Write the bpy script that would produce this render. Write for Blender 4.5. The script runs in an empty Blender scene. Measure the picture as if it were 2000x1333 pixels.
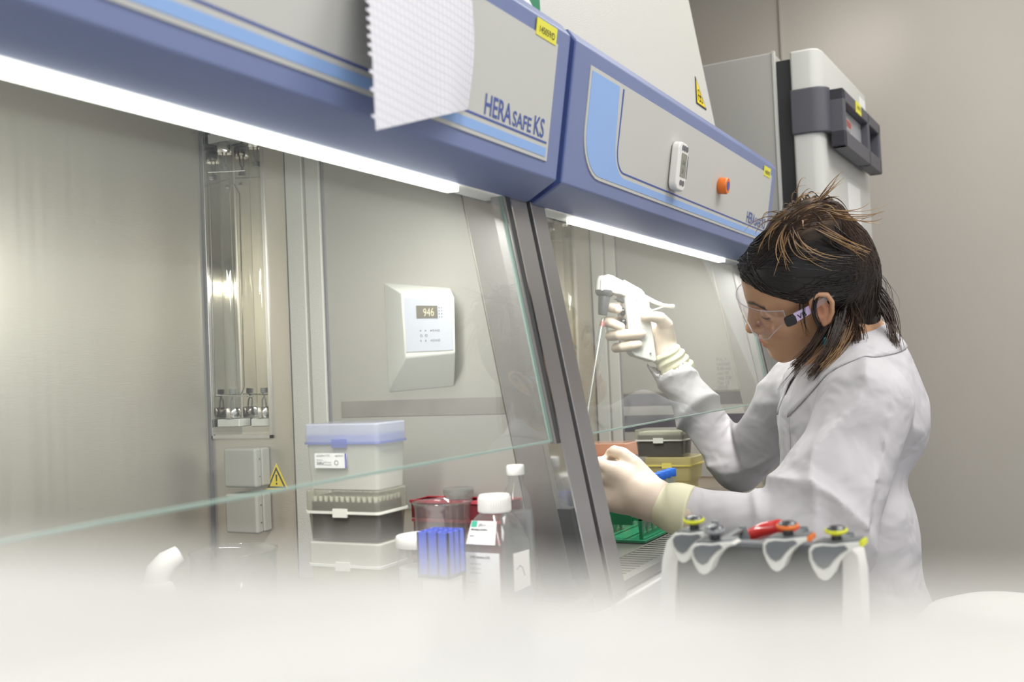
import bpy, bmesh, math, random
import numpy as np
from mathutils import Vector, Matrix
random.seed(7); RNG = np.random.default_rng(11)
SC = bpy.context.scene
COL = SC.collection
EYE = 1.13                      # height of the camera; everything below is written relative to it and lifted at the end
V = lambda *a: np.array(a, dtype=float)

# ------------------------------------------------------------------ materials
def srgb(h):
    h = h.lstrip('#'); c = [int(h[i:i+2], 16)/255 for i in (0, 2, 4)]
    return tuple(((x/12.92) if x <= .04045 else ((x+.055)/1.055)**2.4) for x in c) + (1,)
MATS = {}
def mat(name, color='#ffffff', rough=.5, metal=0., bump=0., bscale=200., bstretch=(1, 1, 1), var=0., vscale=6., vstretch=(1, 1, 1),
        emit=0., attr=None, spec=.5, sss=0., coat=0., rvar=0., wrinkle=0.):
    m = bpy.data.materials.new(name); m.use_nodes = True
    nt = m.node_tree; N = nt.nodes; L = nt.links
    b = N['Principled BSDF']; col = srgb(color) if isinstance(color, str) else color
    b.inputs['Base Color'].default_value = col; b.inputs['Roughness'].default_value = rough
    b.inputs['Metallic'].default_value = metal; b.inputs['Specular IOR Level'].default_value = spec
    b.inputs['Coat Weight'].default_value = coat
    if sss:
        b.inputs['Subsurface Weight'].default_value = sss; b.inputs['Subsurface Radius'].default_value = (.012, .005, .003)
    if emit:
        b.inputs['Emission Color'].default_value = col; b.inputs['Emission Strength'].default_value = emit
    tc = N.new('ShaderNodeTexCoord')
    def noise(scale, stretch, detail=3):
        mp = N.new('ShaderNodeMapping'); mp.inputs['Scale'].default_value = stretch
        L.new(tc.outputs['Object'], mp.inputs['Vector'])
        n = N.new('ShaderNodeTexNoise'); n.inputs['Scale'].default_value = scale; n.inputs['Detail'].default_value = detail
        L.new(mp.outputs['Vector'], n.inputs['Vector']); return n
    src = None
    if attr:
        a = N.new('ShaderNodeVertexColor'); a.layer_name = attr; src = a.outputs['Color']
    if var:
        n = noise(vscale, vstretch)
        mx = N.new('ShaderNodeMix'); mx.data_type = 'RGBA'; mx.blend_type = 'MULTIPLY'; mx.inputs['Factor'].default_value = 1
        rp = N.new('ShaderNodeMapRange'); rp.inputs['From Min'].default_value = .3; rp.inputs['From Max'].default_value = .7
        rp.inputs['To Min'].default_value = 1-var; rp.inputs['To Max'].default_value = 1+var*.4
        L.new(n.outputs['Fac'], rp.inputs['Value']); L.new(rp.outputs['Result'], mx.inputs['B'])
        if src is not None: L.new(src, mx.inputs['A'])
        else: mx.inputs['A'].default_value = col
        src = mx.outputs['Result']
    if src is not None: L.new(src, b.inputs['Base Color'])
    if rvar:
        n = noise(vscale, vstretch); rp = N.new('ShaderNodeMapRange')
        rp.inputs['To Min'].default_value = max(0, rough-rvar); rp.inputs['To Max'].default_value = rough+rvar
        L.new(n.outputs['Fac'], rp.inputs['Value']); L.new(rp.outputs['Result'], b.inputs['Roughness'])
    if bump:
        n = noise(bscale, bstretch); bp = N.new('ShaderNodeBump'); bp.inputs['Strength'].default_value = bump
        bp.inputs['Distance'].default_value = .002
        L.new(n.outputs['Fac'], bp.inputs['Height']); L.new(bp.outputs['Normal'], b.inputs['Normal'])
        if wrinkle:
            n2 = noise(13, (1, 1, 1), 2); n2.inputs['Distortion'].default_value = .35; b2 = N.new('ShaderNodeBump')
            b2.inputs['Strength'].default_value = wrinkle; b2.inputs['Distance'].default_value = .02
            L.new(n2.outputs['Fac'], b2.inputs['Height']); L.new(b2.outputs['Normal'], bp.inputs['Normal'])
    MATS[name] = m; return m

def clear(name, color='#ffffff', density=.1, rough=.04, diffuse='#ffffff', gloss=1., f0=.04):
    """thin clear sheet: a share that passes light straight through, a share of milky plastic, a fresnel sheen"""
    m = bpy.data.materials.new(name); m.use_nodes = True
    nt = m.node_tree; N = nt.nodes; L = nt.links; N.clear()
    out = N.new('ShaderNodeOutputMaterial')
    tr = N.new('ShaderNodeBsdfTransparent'); tr.inputs['Color'].default_value = srgb(color)
    df = N.new('ShaderNodeBsdfDiffuse'); df.inputs['Color'].default_value = srgb(diffuse)
    tl = N.new('ShaderNodeBsdfTranslucent'); tl.inputs['Color'].default_value = srgb(diffuse)
    md = N.new('ShaderNodeMixShader'); md.inputs['Fac'].default_value = .5
    L.new(df.outputs[0], md.inputs[1]); L.new(tl.outputs[0], md.inputs[2])
    m1 = N.new('ShaderNodeMixShader'); m1.inputs['Fac'].default_value = density
    L.new(tr.outputs[0], m1.inputs[1]); L.new(md.outputs[0], m1.inputs[2])
    gl = N.new('ShaderNodeBsdfGlossy'); gl.inputs['Roughness'].default_value = rough
    lw = N.new('ShaderNodeLayerWeight'); lw.inputs['Blend'].default_value = .5
    pw = N.new('ShaderNodeMath'); pw.operation = 'POWER'; pw.inputs[1].default_value = 4
    L.new(lw.outputs['Facing'], pw.inputs[0])
    ml = N.new('ShaderNodeMath'); ml.operation = 'MULTIPLY_ADD'; ml.inputs[1].default_value = .85*gloss; ml.inputs[2].default_value = f0*gloss
    L.new(pw.outputs[0], ml.inputs[0])
    m2 = N.new('ShaderNodeMixShader'); L.new(ml.outputs[0], m2.inputs['Fac'])
    L.new(m1.outputs[0], m2.inputs[1]); L.new(gl.outputs[0], m2.inputs[2]); L.new(m2.outputs[0], out.inputs['Surface'])
    MATS[name] = m; return m

# ------------------------------------------------------------------ mesh building
class MB:
    def __init__(s): s.v = []; s.f = []
    def add(s, vs, fs):
        b = len(s.v); s.v += [tuple(map(float, p)) for p in vs]; s.f += [tuple(b+i for i in f) for f in fs]; return s
    def box(s, lo, hi):
        x0, y0, z0 = lo; x1, y1, z1 = hi
        return s.add([(x0,y0,z0),(x1,y0,z0),(x1,y1,z0),(x0,y1,z0),(x0,y0,z1),(x1,y0,z1),(x1,y1,z1),(x0,y1,z1)],
                     [(0,3,2,1),(4,5,6,7),(0,1,5,4),(1,2,6,5),(2,3,7,6),(3,0,4,7)])
    def prism(s, poly, frame, a0, a1):
        """poly: 2-D points; frame: function (u, v, w) -> xyz; extruded from w=a0 to w=a1"""
        n = len(poly)
        vs = [frame(u, v, a0) for u, v in poly] + [frame(u, v, a1) for u, v in poly]
        fs = [tuple(range(n-1, -1, -1)), tuple(range(n, 2*n))] + [(i, (i+1) % n, n+(i+1) % n, n+i) for i in range(n)]
        return s.add(vs, fs)
    def xprism(s, yz, x0, x1): return s.prism(yz, lambda u, v, w: (w, u, v), x0, x1)
    def yprism(s, xz, y0, y1): return s.prism(xz, lambda u, v, w: (u, w, v), y0, y1)
    def zprism(s, xy, z0, z1): return s.prism(xy, lambda u, v, w: (u, v, w), z0, z1)
    def lathe(s, origin, prof, n=28, axis=(0, 0, 1), caps=True):
        o = V(*origin); a = V(*axis); a /= np.linalg.norm(a)
        t = V(1, 0, 0) if abs(a[0]) < .8 else V(0, 1, 0)
        e1 = np.cross(a, t); e1 /= np.linalg.norm(e1); e2 = np.cross(a, e1)
        vs = []; fs = []
        for r, h in prof:
            for k in range(n):
                th = 2*math.pi*k/n; vs.append(o+a*h+r*(math.cos(th)*e1+math.sin(th)*e2))
        for j in range(len(prof)-1):
            for k in range(n):
                fs.append((j*n+k, j*n+(k+1) % n, (j+1)*n+(k+1) % n, (j+1)*n+k))
        if caps:
            fs.append(tuple(range(n-1, -1, -1))); fs.append(tuple((len(prof)-1)*n+k for k in range(n)))
        return s.add(vs, fs)
    def cyl(s, p0, p1, r0, r1=None, n=24):
        p0 = V(*p0); p1 = V(*p1); d = p1-p0; L = np.linalg.norm(d)
        return s.lathe(p0, [(r0, 0), (r0 if r1 is None else r1, L)], n, d)
    def tube(s, pts, r, n=8, closed=False):
        P = [V(*p) for p in pts]; m = len(P); R = r if hasattr(r, '__len__') else [r]*m
        up = V(.13, .27, .95); vs = []; fs = []
        prev = None
        for i in range(m):
            a = P[(i+1) % m] if (closed or i < m-1) else P[i]; b = P[i-1] if (closed or i > 0) else P[i]
            d = a-b; d = d/(np.linalg.norm(d)+1e-12)
            if prev is None:
                e1 = np.cross(d, up); e1 /= np.linalg.norm(e1)+1e-12
            else:
                e1 = prev-d*np.dot(prev, d); e1 /= np.linalg.norm(e1)+1e-12
            prev = e1; e2 = np.cross(d, e1)
            for k in range(n):
                th = 2*math.pi*k/n; vs.append(P[i]+R[i]*(math.cos(th)*e1+math.sin(th)*e2))
        q = m if closed else m-1
        for i in range(q):
            j = (i+1) % m
            for k in range(n): fs.append((i*n+k, i*n+(k+1) % n, j*n+(k+1) % n, j*n+k))
        if not closed: fs += [tuple(range(n-1, -1, -1)), tuple((m-1)*n+k for k in range(n))]
        return s.add(vs, fs)
    def grid(s, P):
        P = np.asarray(P); a, b = P.shape[:2]
        return s.add(P.reshape(-1, 3), [(i*b+j, i*b+j+1, (i+1)*b+j+1, (i+1)*b+j) for i in range(a-1) for j in range(b-1)])
    def move(s, f):
        s.v = [tuple(map(float, f(*p))) for p in s.v]; return s

def rrect(w, h, r, n=5, cx=0, cy=0):
    pts = []
    for sx, sy, a0 in ((1, 1, 0), (-1, 1, 90), (-1, -1, 180), (1, -1, 270)):
        for k in range(n+1):
            a = math.radians(a0+90*k/n); pts.append((cx+sx*(w/2-r)+r*math.cos(a), cy+sy*(h/2-r)+r*math.sin(a)))
    return pts

def mesh_of(mb, name, smooth=40, colors=None):
    me = bpy.data.meshes.new(name); me.from_pydata(mb.v, [], mb.f); me.update()
    bm = bmesh.new(); bm.from_mesh(me); bmesh.ops.recalc_face_normals(bm, faces=bm.faces); bm.to_mesh(me); bm.free()
    if smooth:
        me.polygons.foreach_set('use_smooth', [True]*len(me.polygons)); me.set_sharp_from_angle(angle=math.radians(smooth))
    if colors is not None: paint(me, colors)
    return me
def paint(me, colors):
    a = me.color_attributes.new('Col', 'FLOAT_COLOR', 'POINT')
    c = np.ones((len(me.vertices), 4), dtype=np.float32); c[:, :3] = colors
    a.data.foreach_set('color', c.ravel())

ROOTS = []
def thing(name, label, cat, base=(0, 0, 0), group=None, kind=None):
    o = bpy.data.objects.new(name, None); o.empty_display_size = .05; COL.objects.link(o); o.location = base
    o['label'] = label; o['category'] = cat
    if group: o['group'] = group
    if kind: o['kind'] = kind
    ROOTS.append(o); return o
def obj(name, mb, m, parent=None, label=None, smooth=40, bevel=0, bseg=2, colors=None, solid=0, sub=0):
    me = mb if isinstance(mb, bpy.types.Mesh) else mesh_of(mb, name, smooth, colors)
    me.materials.append(m if not isinstance(m, str) else MATS[m])
    o = bpy.data.objects.new(name, me); COL.objects.link(o)
    if parent is not None:
        o.parent = parent
        if parent.type == 'EMPTY': o.location = -Vector(parent.location)
    if label: o['label'] = label
    if solid:
        md = o.modifiers.new('Solidify', 'SOLIDIFY'); md.thickness = solid; md.offset = 0
    if sub:
        md = o.modifiers.new('Subsurf', 'SUBSURF'); md.levels = sub; md.render_levels = sub
    if bevel:
        md = o.modifiers.new('Bevel', 'BEVEL'); md.width = bevel; md.segments = bseg; md.limit_method = 'ANGLE'; md.angle_limit = math.radians(35)
        md.harden_normals = True
    return o
def single(name, mb, m, label, cat, group=None, kind=None, **k):
    o = obj(name, mb, m, **k); o['label'] = label; o['category'] = cat
    if group: o['group'] = group
    if kind: o['kind'] = kind
    ROOTS.append(o); return o
def structure(name, mb, m, label=None, **k):
    o = obj(name, mb, m, **k); o['kind'] = 'structure'
    if label: o['label'] = label
    ROOTS.append(o); return o
def copy_tree(o, parent=None, root=True):
    c = o.copy(); COL.objects.link(c); c.parent = parent
    for ch in list(o.children): copy_tree(ch, c, False)
    if root: ROOTS.append(c)
    return c

def lettering(mb, s, size, origin, xd, yd, squeeze=1., align='LEFT', bold=0., lift=.0004):
    """writing as flat mesh: baseline starts at origin, runs along xd, rises along yd"""
    cu = bpy.data.curves.new('txt', 'FONT'); cu.body = s; cu.size = size; cu.align_x = align; cu.offset = bold; cu.resolution_u = 3
    o = bpy.data.objects.new('txt', cu); COL.objects.link(o)
    dg = bpy.context.evaluated_depsgraph_get(); me = bpy.data.meshes.new_from_object(o.evaluated_get(dg))
    xd = V(*xd); xd /= np.linalg.norm(xd); yd = V(*yd); yd /= np.linalg.norm(yd); nz = np.cross(xd, yd)
    vs = [V(*origin)+xd*v.co.x*squeeze+yd*v.co.y+nz*lift for v in me.vertices]
    mb.add(vs, [tuple(p.vertices) for p in me.polygons])
    bpy.data.objects.remove(o); bpy.data.curves.remove(cu); bpy.data.meshes.remove(me)
    return mb

# ------------------------------------------------------------------ smooth blended solids (distance fields -> mesh)
def sd_cone(P, a, b, r1, r2):
    a = V(*a).astype(np.float32); b = V(*b).astype(np.float32); ba = b-a; pa = P-a
    h = np.clip((pa@ba)/(ba@ba), 0, 1)
    return np.linalg.norm(pa-h[:, None]*ba, axis=1)-(r1+(r2-r1)*h)
def sd_ell(P, c, r, R=None):
    q = P-V(*c).astype(np.float32)
    if R is not None: q = q@np.asarray(R, dtype=np.float32)
    r = V(*r).astype(np.float32)
    k0 = np.linalg.norm(q/r, axis=1); k1 = np.linalg.norm(q/(r*r), axis=1)+1e-9
    return k0*(k0-1)/k1
def smin(a, b, k):
    h = np.clip(.5+.5*(b-a)/k, 0, 1); return b+(a-b)*h-k*h*(1-h)
def smax(a, b, k): return -smin(-a, -b, k)
def chain(P, pts, rs):
    d = None
    for i in range(len(pts)-1):
        e = sd_cone(P, pts[i], pts[i+1], rs[i], rs[i+1]); d = e if d is None else np.minimum(d, e)
    return d
def nets(fn, lo, hi, h):
    """naive surface nets of fn (negative inside) on a grid -> MB"""
    lo = V(*lo); n = [int(math.ceil((hi[i]-lo[i])/h))+1 for i in range(3)]
    ax = [(lo[i]+h*np.arange(n[i])).astype(np.float32) for i in range(3)]
    F = np.empty(n, dtype=np.float32)
    for i0 in range(0, n[0], 24):
        X, Y, Z = np.meshgrid(ax[0][i0:i0+24], ax[1], ax[2], indexing='ij')
        F[i0:i0+24] = fn(np.stack([X.ravel(), Y.ravel(), Z.ravel()], 1)).reshape(X.shape)
    S = F < 0
    c = np.zeros([k-1 for k in n], dtype=np.int8)
    for dx in (0, 1):
        for dy in (0, 1):
            for dz in (0, 1): c += S[dx:n[0]-1+dx, dy:n[1]-1+dy, dz:n[2]-1+dz]
    act = (c > 0) & (c < 8); idx = -np.ones(act.shape, dtype=np.int64); cells = np.argwhere(act); idx[act] = np.arange(len(cells))
    acc = np.zeros((len(cells), 3)); cnt = np.zeros(len(cells))
    corners = [(a, b, d) for a in (0, 1) for b in (0, 1) for d in (0, 1)]
    for i, p in enumerate(corners):
        for q in corners[i+1:]:
            if sum(abs(p[k]-q[k]) for k in range(3)) != 1: continue
            fp = F[cells[:, 0]+p[0], cells[:, 1]+p[1], cells[:, 2]+p[2]]; fq = F[cells[:, 0]+q[0], cells[:, 1]+q[1], cells[:, 2]+q[2]]
            m = (fp < 0) != (fq < 0); t = np.where(m, fp/np.where(m, fp-fq, 1), 0)
            pos = np.array(p)+(np.array(q)-np.array(p))*t[:, None]
            acc += np.where(m[:, None], pos, 0); cnt += m
    vs = lo+h*(cells+acc/cnt[:, None])
    faces = []
    for k in range(3):
        u, w = [(1, 2), (2, 0), (0, 1)][k]
        s0 = [slice(None)]*3; s1 = [slice(None)]*3; s0[k] = slice(0, -1); s1[k] = slice(1, None)
        e = np.argwhere(S[tuple(s0)] != S[tuple(s1)])
        e = e[(e[:, u] > 0) & (e[:, w] > 0) & (e[:, u] < n[u]-1) & (e[:, w] < n[w]-1)]
        def cell(du, dw):
            q = e.copy(); q[:, u] += du; q[:, w] += dw; return idx[q[:, 0], q[:, 1], q[:, 2]]
        quad = np.stack([cell(-1, -1), cell(0, -1), cell(0, 0), cell(-1, 0)], 1)
        fl = S[e[:, 0], e[:, 1], e[:, 2]]
        quad[~fl] = quad[~fl][:, ::-1]; faces.append(quad)
    mb = MB(); mb.v = [tuple(p) for p in vs.tolist()]; mb.f = [tuple(q) for q in np.concatenate(faces).tolist()]
    return mb
def solid_mesh(mb, name, colors=None):
    me = bpy.data.meshes.new(name); me.from_pydata(mb.v, [], mb.f); me.update()
    me.polygons.foreach_set('use_smooth', [True]*len(me.polygons))
    if colors is not None: paint(me, colors)
    return me
def wob(P, f, seed=0):
    """cheap smooth 3-D noise in [-1, 1]"""
    r = np.random.default_rng(seed); o = 0
    for k in range(5):
        d = r.normal(size=3); d = (d/np.linalg.norm(d)*f*(.7+.6*r.random())).astype(np.float32)
        o = o+np.sin(P@d+r.random()*6.28)
    return o/5
# ------------------------------------------------------------------ the palette
mat('wall_paint', '#beb8af', .75, bump=.05, bscale=300, var=.04, vscale=2)
mat('wall_dark', '#a8a49c', .75, bump=.05, bscale=300)
mat('ceiling_white', '#dcdcd8', .8)
mat('floor_vinyl', '#9fa3a2', .35, var=.1, vscale=40, bump=.03, bscale=60)
mat('panel_blue', '#7682aa', .38, bump=.04, bscale=500, var=.04, vscale=8)
mat('panel_blue_dark', '#4a5a92', .5)
mat('plate_grey', '#c2c2bd', .5, bump=.03, bscale=400)
mat('stripe_border', '#cfcfca', .5)
mat('stripe_light_blue', '#8fb0e2', .45)
mat('ink_blue', '#4a5c9c', .5)
mat('ink_black', '#2a2a2c', .6)
mat('ink_grey', '#77777a', .6)
mat('white_powder_coat', '#c6c5be', .55, bump=.35, bscale=420, bstretch=(1, 1, 1))
mat('white_plastic', '#e9e8e4', .35)
mat('white_matt', '#e4e3df', .6)
mat('steel', '#cbc6bb', .36, metal=.68, bump=.12, bscale=60, bstretch=(1, 1, 14), rvar=.1, vscale=14, vstretch=(6, 6, .15))
mat('steel_pillar', '#a9a7a6', .38, metal=.8, bump=.08, bscale=120, bstretch=(1, 1, 8))
mat('steel_worktop', '#aaa8a2', .32, metal=.85, bump=.05, bscale=80)
mat('steel_mirror', '#d6d2ca', .07, metal=1.)
mat('chrome', '#dedede', .12, metal=1.)
mat('black_seal', '#3a3b3a', .6)
mat('dark_groove', '#20242c', .8)
mat('gasket_black', '#2b2c2e', .5)
mat('window_grey', '#a9a7a1', .28, metal=.15, var=.03, vscale=5)
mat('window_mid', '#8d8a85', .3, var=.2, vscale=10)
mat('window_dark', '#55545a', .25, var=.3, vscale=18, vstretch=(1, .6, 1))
mat('lamp_white', (1, .985, .95, 1), .5, emit=5.)
mat('light_cover', '#e4e3de', .4, emit=.15)
mat('warn_yellow', '#f0d41c', .5)
mat('asset_yellow', '#e3dd4d', .55)
mat('socket_grey', '#adaca4', .45)
mat('panel_ivory', '#d5d6ce', .4)
mat('keypad_grey', '#b7bac3', .4)
mat('display_dark', '#6e6a60', .3)
mat('digit', '#c9c4a8', .4, emit=.1)
mat('freezer_white', '#d0d0cb', .4, bump=.06, bscale=300)
mat('freezer_grey', '#b8b7b1', .5, bump=.08, bscale=300)
mat('handle_grey', '#55555d', .5, bump=.1, bscale=500)
mat('silver_plate', '#b9babf', .35, metal=.3)
mat('red_ink', '#d8605a', .5)
mat('orange_plastic', '#e8792b', .4)
mat('lcd', '#8b8d82', .25)
mat('button_grey', '#6e7073', .5)
mat('green_plastic', '#1f8f63', .42)
mat('green_card', '#1f7f58', .6)
mat('blue_cap', '#2f6fd6', .35)
mat('blue_rack', '#5368d6', .38)
mat('red_rack', '#c04c57', .4)
mat('yellow_rack', '#e6d670', .5)
mat('tip_dark', '#4b4647', .45)
mat('tip_pale', '#dfe0d6', .4)
mat('label_white', '#f1f1ef', .55)
mat('label_violet', '#5148b4', .5)
mat('label_green', '#3aa68a', .5)
mat('knob_yellow', '#d9dc2e', .4)
mat('knob_dark', '#34363c', .18, coat=.6)
mat('knob_grey', '#8b8e91', .3)
mat('hook_grey', '#6f7477', .35)
mat('pipette_white', '#e2e2dd', .35)
mat('red_gloss', '#cf2f2b', .15, coat=1.)
mat('controller_white', '#e0e0dc', .35)
mat('rubber_dark', '#3d3f41', .4)
mat('cabinet_white', '#d9d9d6', .45)
mat('trolley_white', '#dededb', .45)
mat('foreground_white', '#dcdbd7', .38, coat=.2)
mat('stool_black', '#2b2b2d', .6)
mat('stool_chrome', '#cfcfcf', .2, metal=1.)
mat('paper', '#dedde2', .7)
mat('paper_tag', '#ebeae6', .7)
clear('sash_glass', '#fbfdfc', .03, .03, '#e9edea', f0=.035)
clear('uv_tube_glass', '#f7f7f2', .07, .03, '#e8e8df', f0=.05)
clear('bottle_clear', '#f4f6f5', .12, .05, '#eceeec', f0=.05)
clear('beaker_glass', '#f2f5f4', .05, .02, '#ffffff', f0=.06)
clear('box_frost', '#f8f8f2', .72, .25, '#fbfbf1')
clear('box_lid_frost', '#f1f3fd', .5, .2, '#eff1fa')
clear('lid_blue', '#c9d0f2', .6, .2, '#b4bdec')
clear('lid_clear', '#f2f2ea', .28, .1, '#e9e9dd')
clear('base_smoke', '#d9d6d0', .30, .1, '#b9b5ae')
clear('yellow_box', '#f8f4d6', .6, .2, '#f8efba')
clear('orange_box', '#fbe2d2', .62, .2, '#fcd2b8')
clear('tube_plastic', '#eef0ef', .3, .15, '#e3e6e6')
clear('red_rack_clear', '#dd9aa0', .6, .15, '#bd5c66')
clear('stand_shield', '#dcdedc', .75, .2, '#a9aba8')
clear('goggle_lens', '#fbf7fa', .03, .03, '#f3e9f0', f0=.07)
clear('goggle_arm', '#f8f6fb', .4, .08, '#f3f0f8')
MATS['glass_edge'] = mat('glass_edge', '#93a9a0', .3)

# paper squared in pale grey
def squared(m):
    nt = m.node_tree; N = nt.nodes; L = nt.links; b = N['Principled BSDF']
    tc = N.new('ShaderNodeTexCoord'); base = srgb('#dedde2'); line = srgb('#c9c9d3'); last = None
    for d in ('X', 'Z'):
        w = N.new('ShaderNodeTexWave'); w.wave_type = 'BANDS'; w.bands_direction = d; w.inputs['Scale'].default_value = 31.4
        L.new(tc.outputs['Object'], w.inputs['Vector'])
        g = N.new('ShaderNodeMath'); g.operation = 'GREATER_THAN'; g.inputs[1].default_value = .93; L.new(w.outputs['Fac'], g.inputs[0])
        if last is None: last = g
        else:
            a = N.new('ShaderNodeMath'); a.operation = 'MAXIMUM'; L.new(last.outputs[0], a.inputs[0]); L.new(g.outputs[0], a.inputs[1]); last = a
    mx = N.new('ShaderNodeMix'); mx.data_type = 'RGBA'; mx.inputs['A'].default_value = base; mx.inputs['B'].default_value = line
    L.new(last.outputs[0], mx.inputs['Factor']); L.new(mx.outputs['Result'], b.inputs['Base Color'])
squared(MATS['paper'])

# ------------------------------------------------------------------ the room
structure('floor', MB().box((-1.6, -2.2, -1.18), (4.4, 1.72, -1.13)), 'floor_vinyl')
structure('ceiling', MB().box((-1.6, -2.2, 1.75), (4.4, 1.72, 1.80)), 'ceiling_white')
structure('wall_back', MB().box((-1.6, 1.62, -1.13), (4.3, 1.72, 1.75)), 'wall_dark')
structure('wall_right', MB().box((4.2, -2.2, -1.13), (4.3, 1.62, 1.75)), 'wall_paint')
structure('trim_1', MB().box((4.188, .905, -1.13), (4.2, .911, 1.75)), 'wall_paint', 'narrow upright joint strip between the wall panels')

# ------------------------------------------------------------------ safety cabinets
E_ = V(0, .1592, -.9873); NRM = V(0, -.9873, -.1592); TOP = V(0, .626, .507)
def face(X, t, w=0.): return V(X, 0, 0)+TOP+E_*t+NRM*w
def arc(cx, cy, r, a0, a1, n=8): return [(cx+r*math.cos(math.radians(a0+(a1-a0)*k/n)), cy+r*math.sin(math.radians(a0+(a1-a0)*k/n))) for k in range(n+1)]
ysash = lambda z: .667+.183*z
def fit_text(mb, s, size, width, origin, xd, yd, bold=0., lift=.0004):
    t = MB(); lettering(t, s, size, (0, 0, 0), (1, 0, 0), (0, 1, 0), 1., bold=bold)
    w = max(p[0] for p in t.v); return lettering(mb, s, size, origin, xd, yd, width/w, bold=bold, lift=lift)

def cabinet(x0, x1, label, left):
    c = thing('safety_cabinet', label, 'lab cabinet', ((x0+x1)/2, .98, -1.13), 'biological safety cabinets in a row')
    a, b = x0+.004, x1-.004
    fp = obj('front_panel', MB().xprism([(.626, .507), (.6612, .290), (.711, .263), (.76, .268), (.80, .30), (.80, .528), (.641, .528)], a, b),
             'panel_blue', c, bevel=.003)
    obj('panel_end', MB().xprism([(.6285, .505), (.6632, .292), (.711, .265), (.78, .30), (.78, .525), (.643, .525)], x0, x1), 'panel_blue_dark', c, 'dark blue end of the front panel at the joint')
    xa, xb = x0+.062, x1-.047
    F = lambda u, v, w: face(u, v, w)
    plate = [(xb, .024), (xb, .197)]+[(p[0], p[1]) for p in arc(xa+.075, .122, .075, 90, 180)]+[(xa, .024)]
    fpl = obj('face_plate', MB().prism(plate, F, -.001, .0016), 'plate_grey', c, 'light grey plate of the front panel')
    m = MB()
    outer = [(xb-.007, .1785), (xb-.007, .1915)]+arc(xa+.075, .1235, .068, 90, 180)+[(xa+.007, .031), (xa+.124, .031)]
    inner = [(xa+.130, .13)]+arc(xa+.185, .1235, .055, 180, 90)[1:]
    m.prism(outer+inner, F, .0016, .0022)
    obj('light_blue_stripe', m, 'stripe_light_blue', fpl)
    m = MB()
    q0 = [(xa+.140, .031), (xa+.140, .122)]+arc(xa+.180, .1315, .040, 180, 90)+[(xb-.007, .1725)]
    q1 = [(xb-.007, .1695)]+arc(xa+.181, .1315, .037, 90, 180)+[(xa+.146, .031)]
    m.prism(q0+q1, F, .0016, .0021); obj('thin_blue_line', m, 'ink_blue', fpl)
    m = MB(); up = -E_; X = V(1, 0, 0); tx = x1-.247; bl = .1655
    fit_text(m, 'HERA', .0385, .078, face(tx, bl, .0017), X, up, bold=.0006)
    fit_text(m, 'SAFE', .029, .058, face(tx+.081, bl, .0017), X, up, bold=.0005)
    fit_text(m, 'KS', .0385, .035, face(tx+.146, bl, .0017), X, up, bold=.0006)
    obj('lettering', m, 'ink_blue', fpl, 'blue maker lettering on the plate')
    sx = x1-.122 if left else x1-.134; st = .004 if left else .010
    s = obj('asset_sticker', MB().prism([(sx, st), (sx+.066, st), (sx+.066, st+.024), (sx, st+.024)], F, .0015, .0026), 'asset_yellow', c, 'yellow inventory sticker')
    m = MB(); fit_text(m, '145059/D', .0135, .052, face(sx+.007, st+.0185, .0027), X, up); obj('sticker_number', m, 'ink_black', s)
    # body above and behind the panel
    yb = lambda z: .781+.16*(z-.638)
    ub = obj('upper_body', MB().xprism([(yb(.50), .50), (yb(1.25), 1.25), (1.40, 1.25), (1.40, .485), (.80, .485)], x0+.006, x1-.010), 'white_powder_coat', c, bevel=.004)
    if not left:
        U = lambda u, v, w: V(u, yb(v)-w, v)
        s = obj('biohazard_sticker', MB().prism([(2.594, .674), (2.681, .674), (2.6375, .757)], U, .0004, .002), 'ink_black', c, 'yellow and black triangular hazard sticker')
        obj('sticker_field', MB().prism([(2.602, .678), (2.673, .678), (2.6375, .747)], U, .002, .0026), 'warn_yellow', s)
        m = MB()
        for ang in (90, 210, 330):
            cx, cz = 2.6375+.011*math.cos(math.radians(ang)), .700+.011*math.sin(math.radians(ang))
            o = arc(cx, cz, .0105, 0, 350, 20); i_ = arc(cx, cz, .007, 350, 0, 20); m.prism(o+i_, U, .0026, .003)
        m.prism(arc(2.6375, .700, .004, 0, 340, 12), U, .0026, .003); obj('hazard_emblem', m, 'ink_black', s)
    # steel interior
    obj('rear_panel', MB().box((x0+.04, 1.344, -.34), (x1-.02, 1.36, .49)), 'steel', c)
    obj('interior_ceiling', MB().xprism([(.755, .300), (1.344, .478), (1.344, .484), (.755, .306)], x0+.03, x1-.03), 'white_matt', c)
    for side in (0, 1):
        xi, xo = (x1-.042, x1-.004) if side else (x0+.042, x0+.004)
        sl = [(ysash(-.33)+.03, -.33), (ysash(.30)+.03, .30), (.80, .485)]
        if side:
            m = MB()
            m.xprism(sl+[(1.205, .485), (1.205, -.33)], xi, xo)
            m.xprism([(1.205, -.33), (1.344, -.33), (1.344, -.09), (1.205, -.09)], xi, xo)
            m.xprism([(1.205, .462), (1.344, .462), (1.344, .485), (1.205, .485)], xi, xo)
            m.xprism([(1.337, -.09), (1.344, -.09), (1.344, .462), (1.337, .462)], xi, xo)
        else: m = MB().xprism(sl+[(1.344, .485), (1.344, -.33)], xi, xo)
        sp = obj('side_panel', m, 'steel', c)
    xi = x1-.042
    m = MB().xprism([(1.2055, -.0895), (1.3365, -.0895), (1.3365, .4615), (1.2055, .4615)], x1-.008, x1-.005)
    for y in (1.2052, 1.3346): m.box((xi, y, -.09), (x1-.006, y+.002, .462))
    m.box((xi, 1.206, -.0898), (x1-.006, 1.336, -.088)); m.box((xi, 1.206, .460), (x1-.006, 1.336, .4618))
    obj('lamp_niche', m, 'steel_mirror', c, 'mirror polished niche behind the ultraviolet tubes')
    m = MB()
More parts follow.
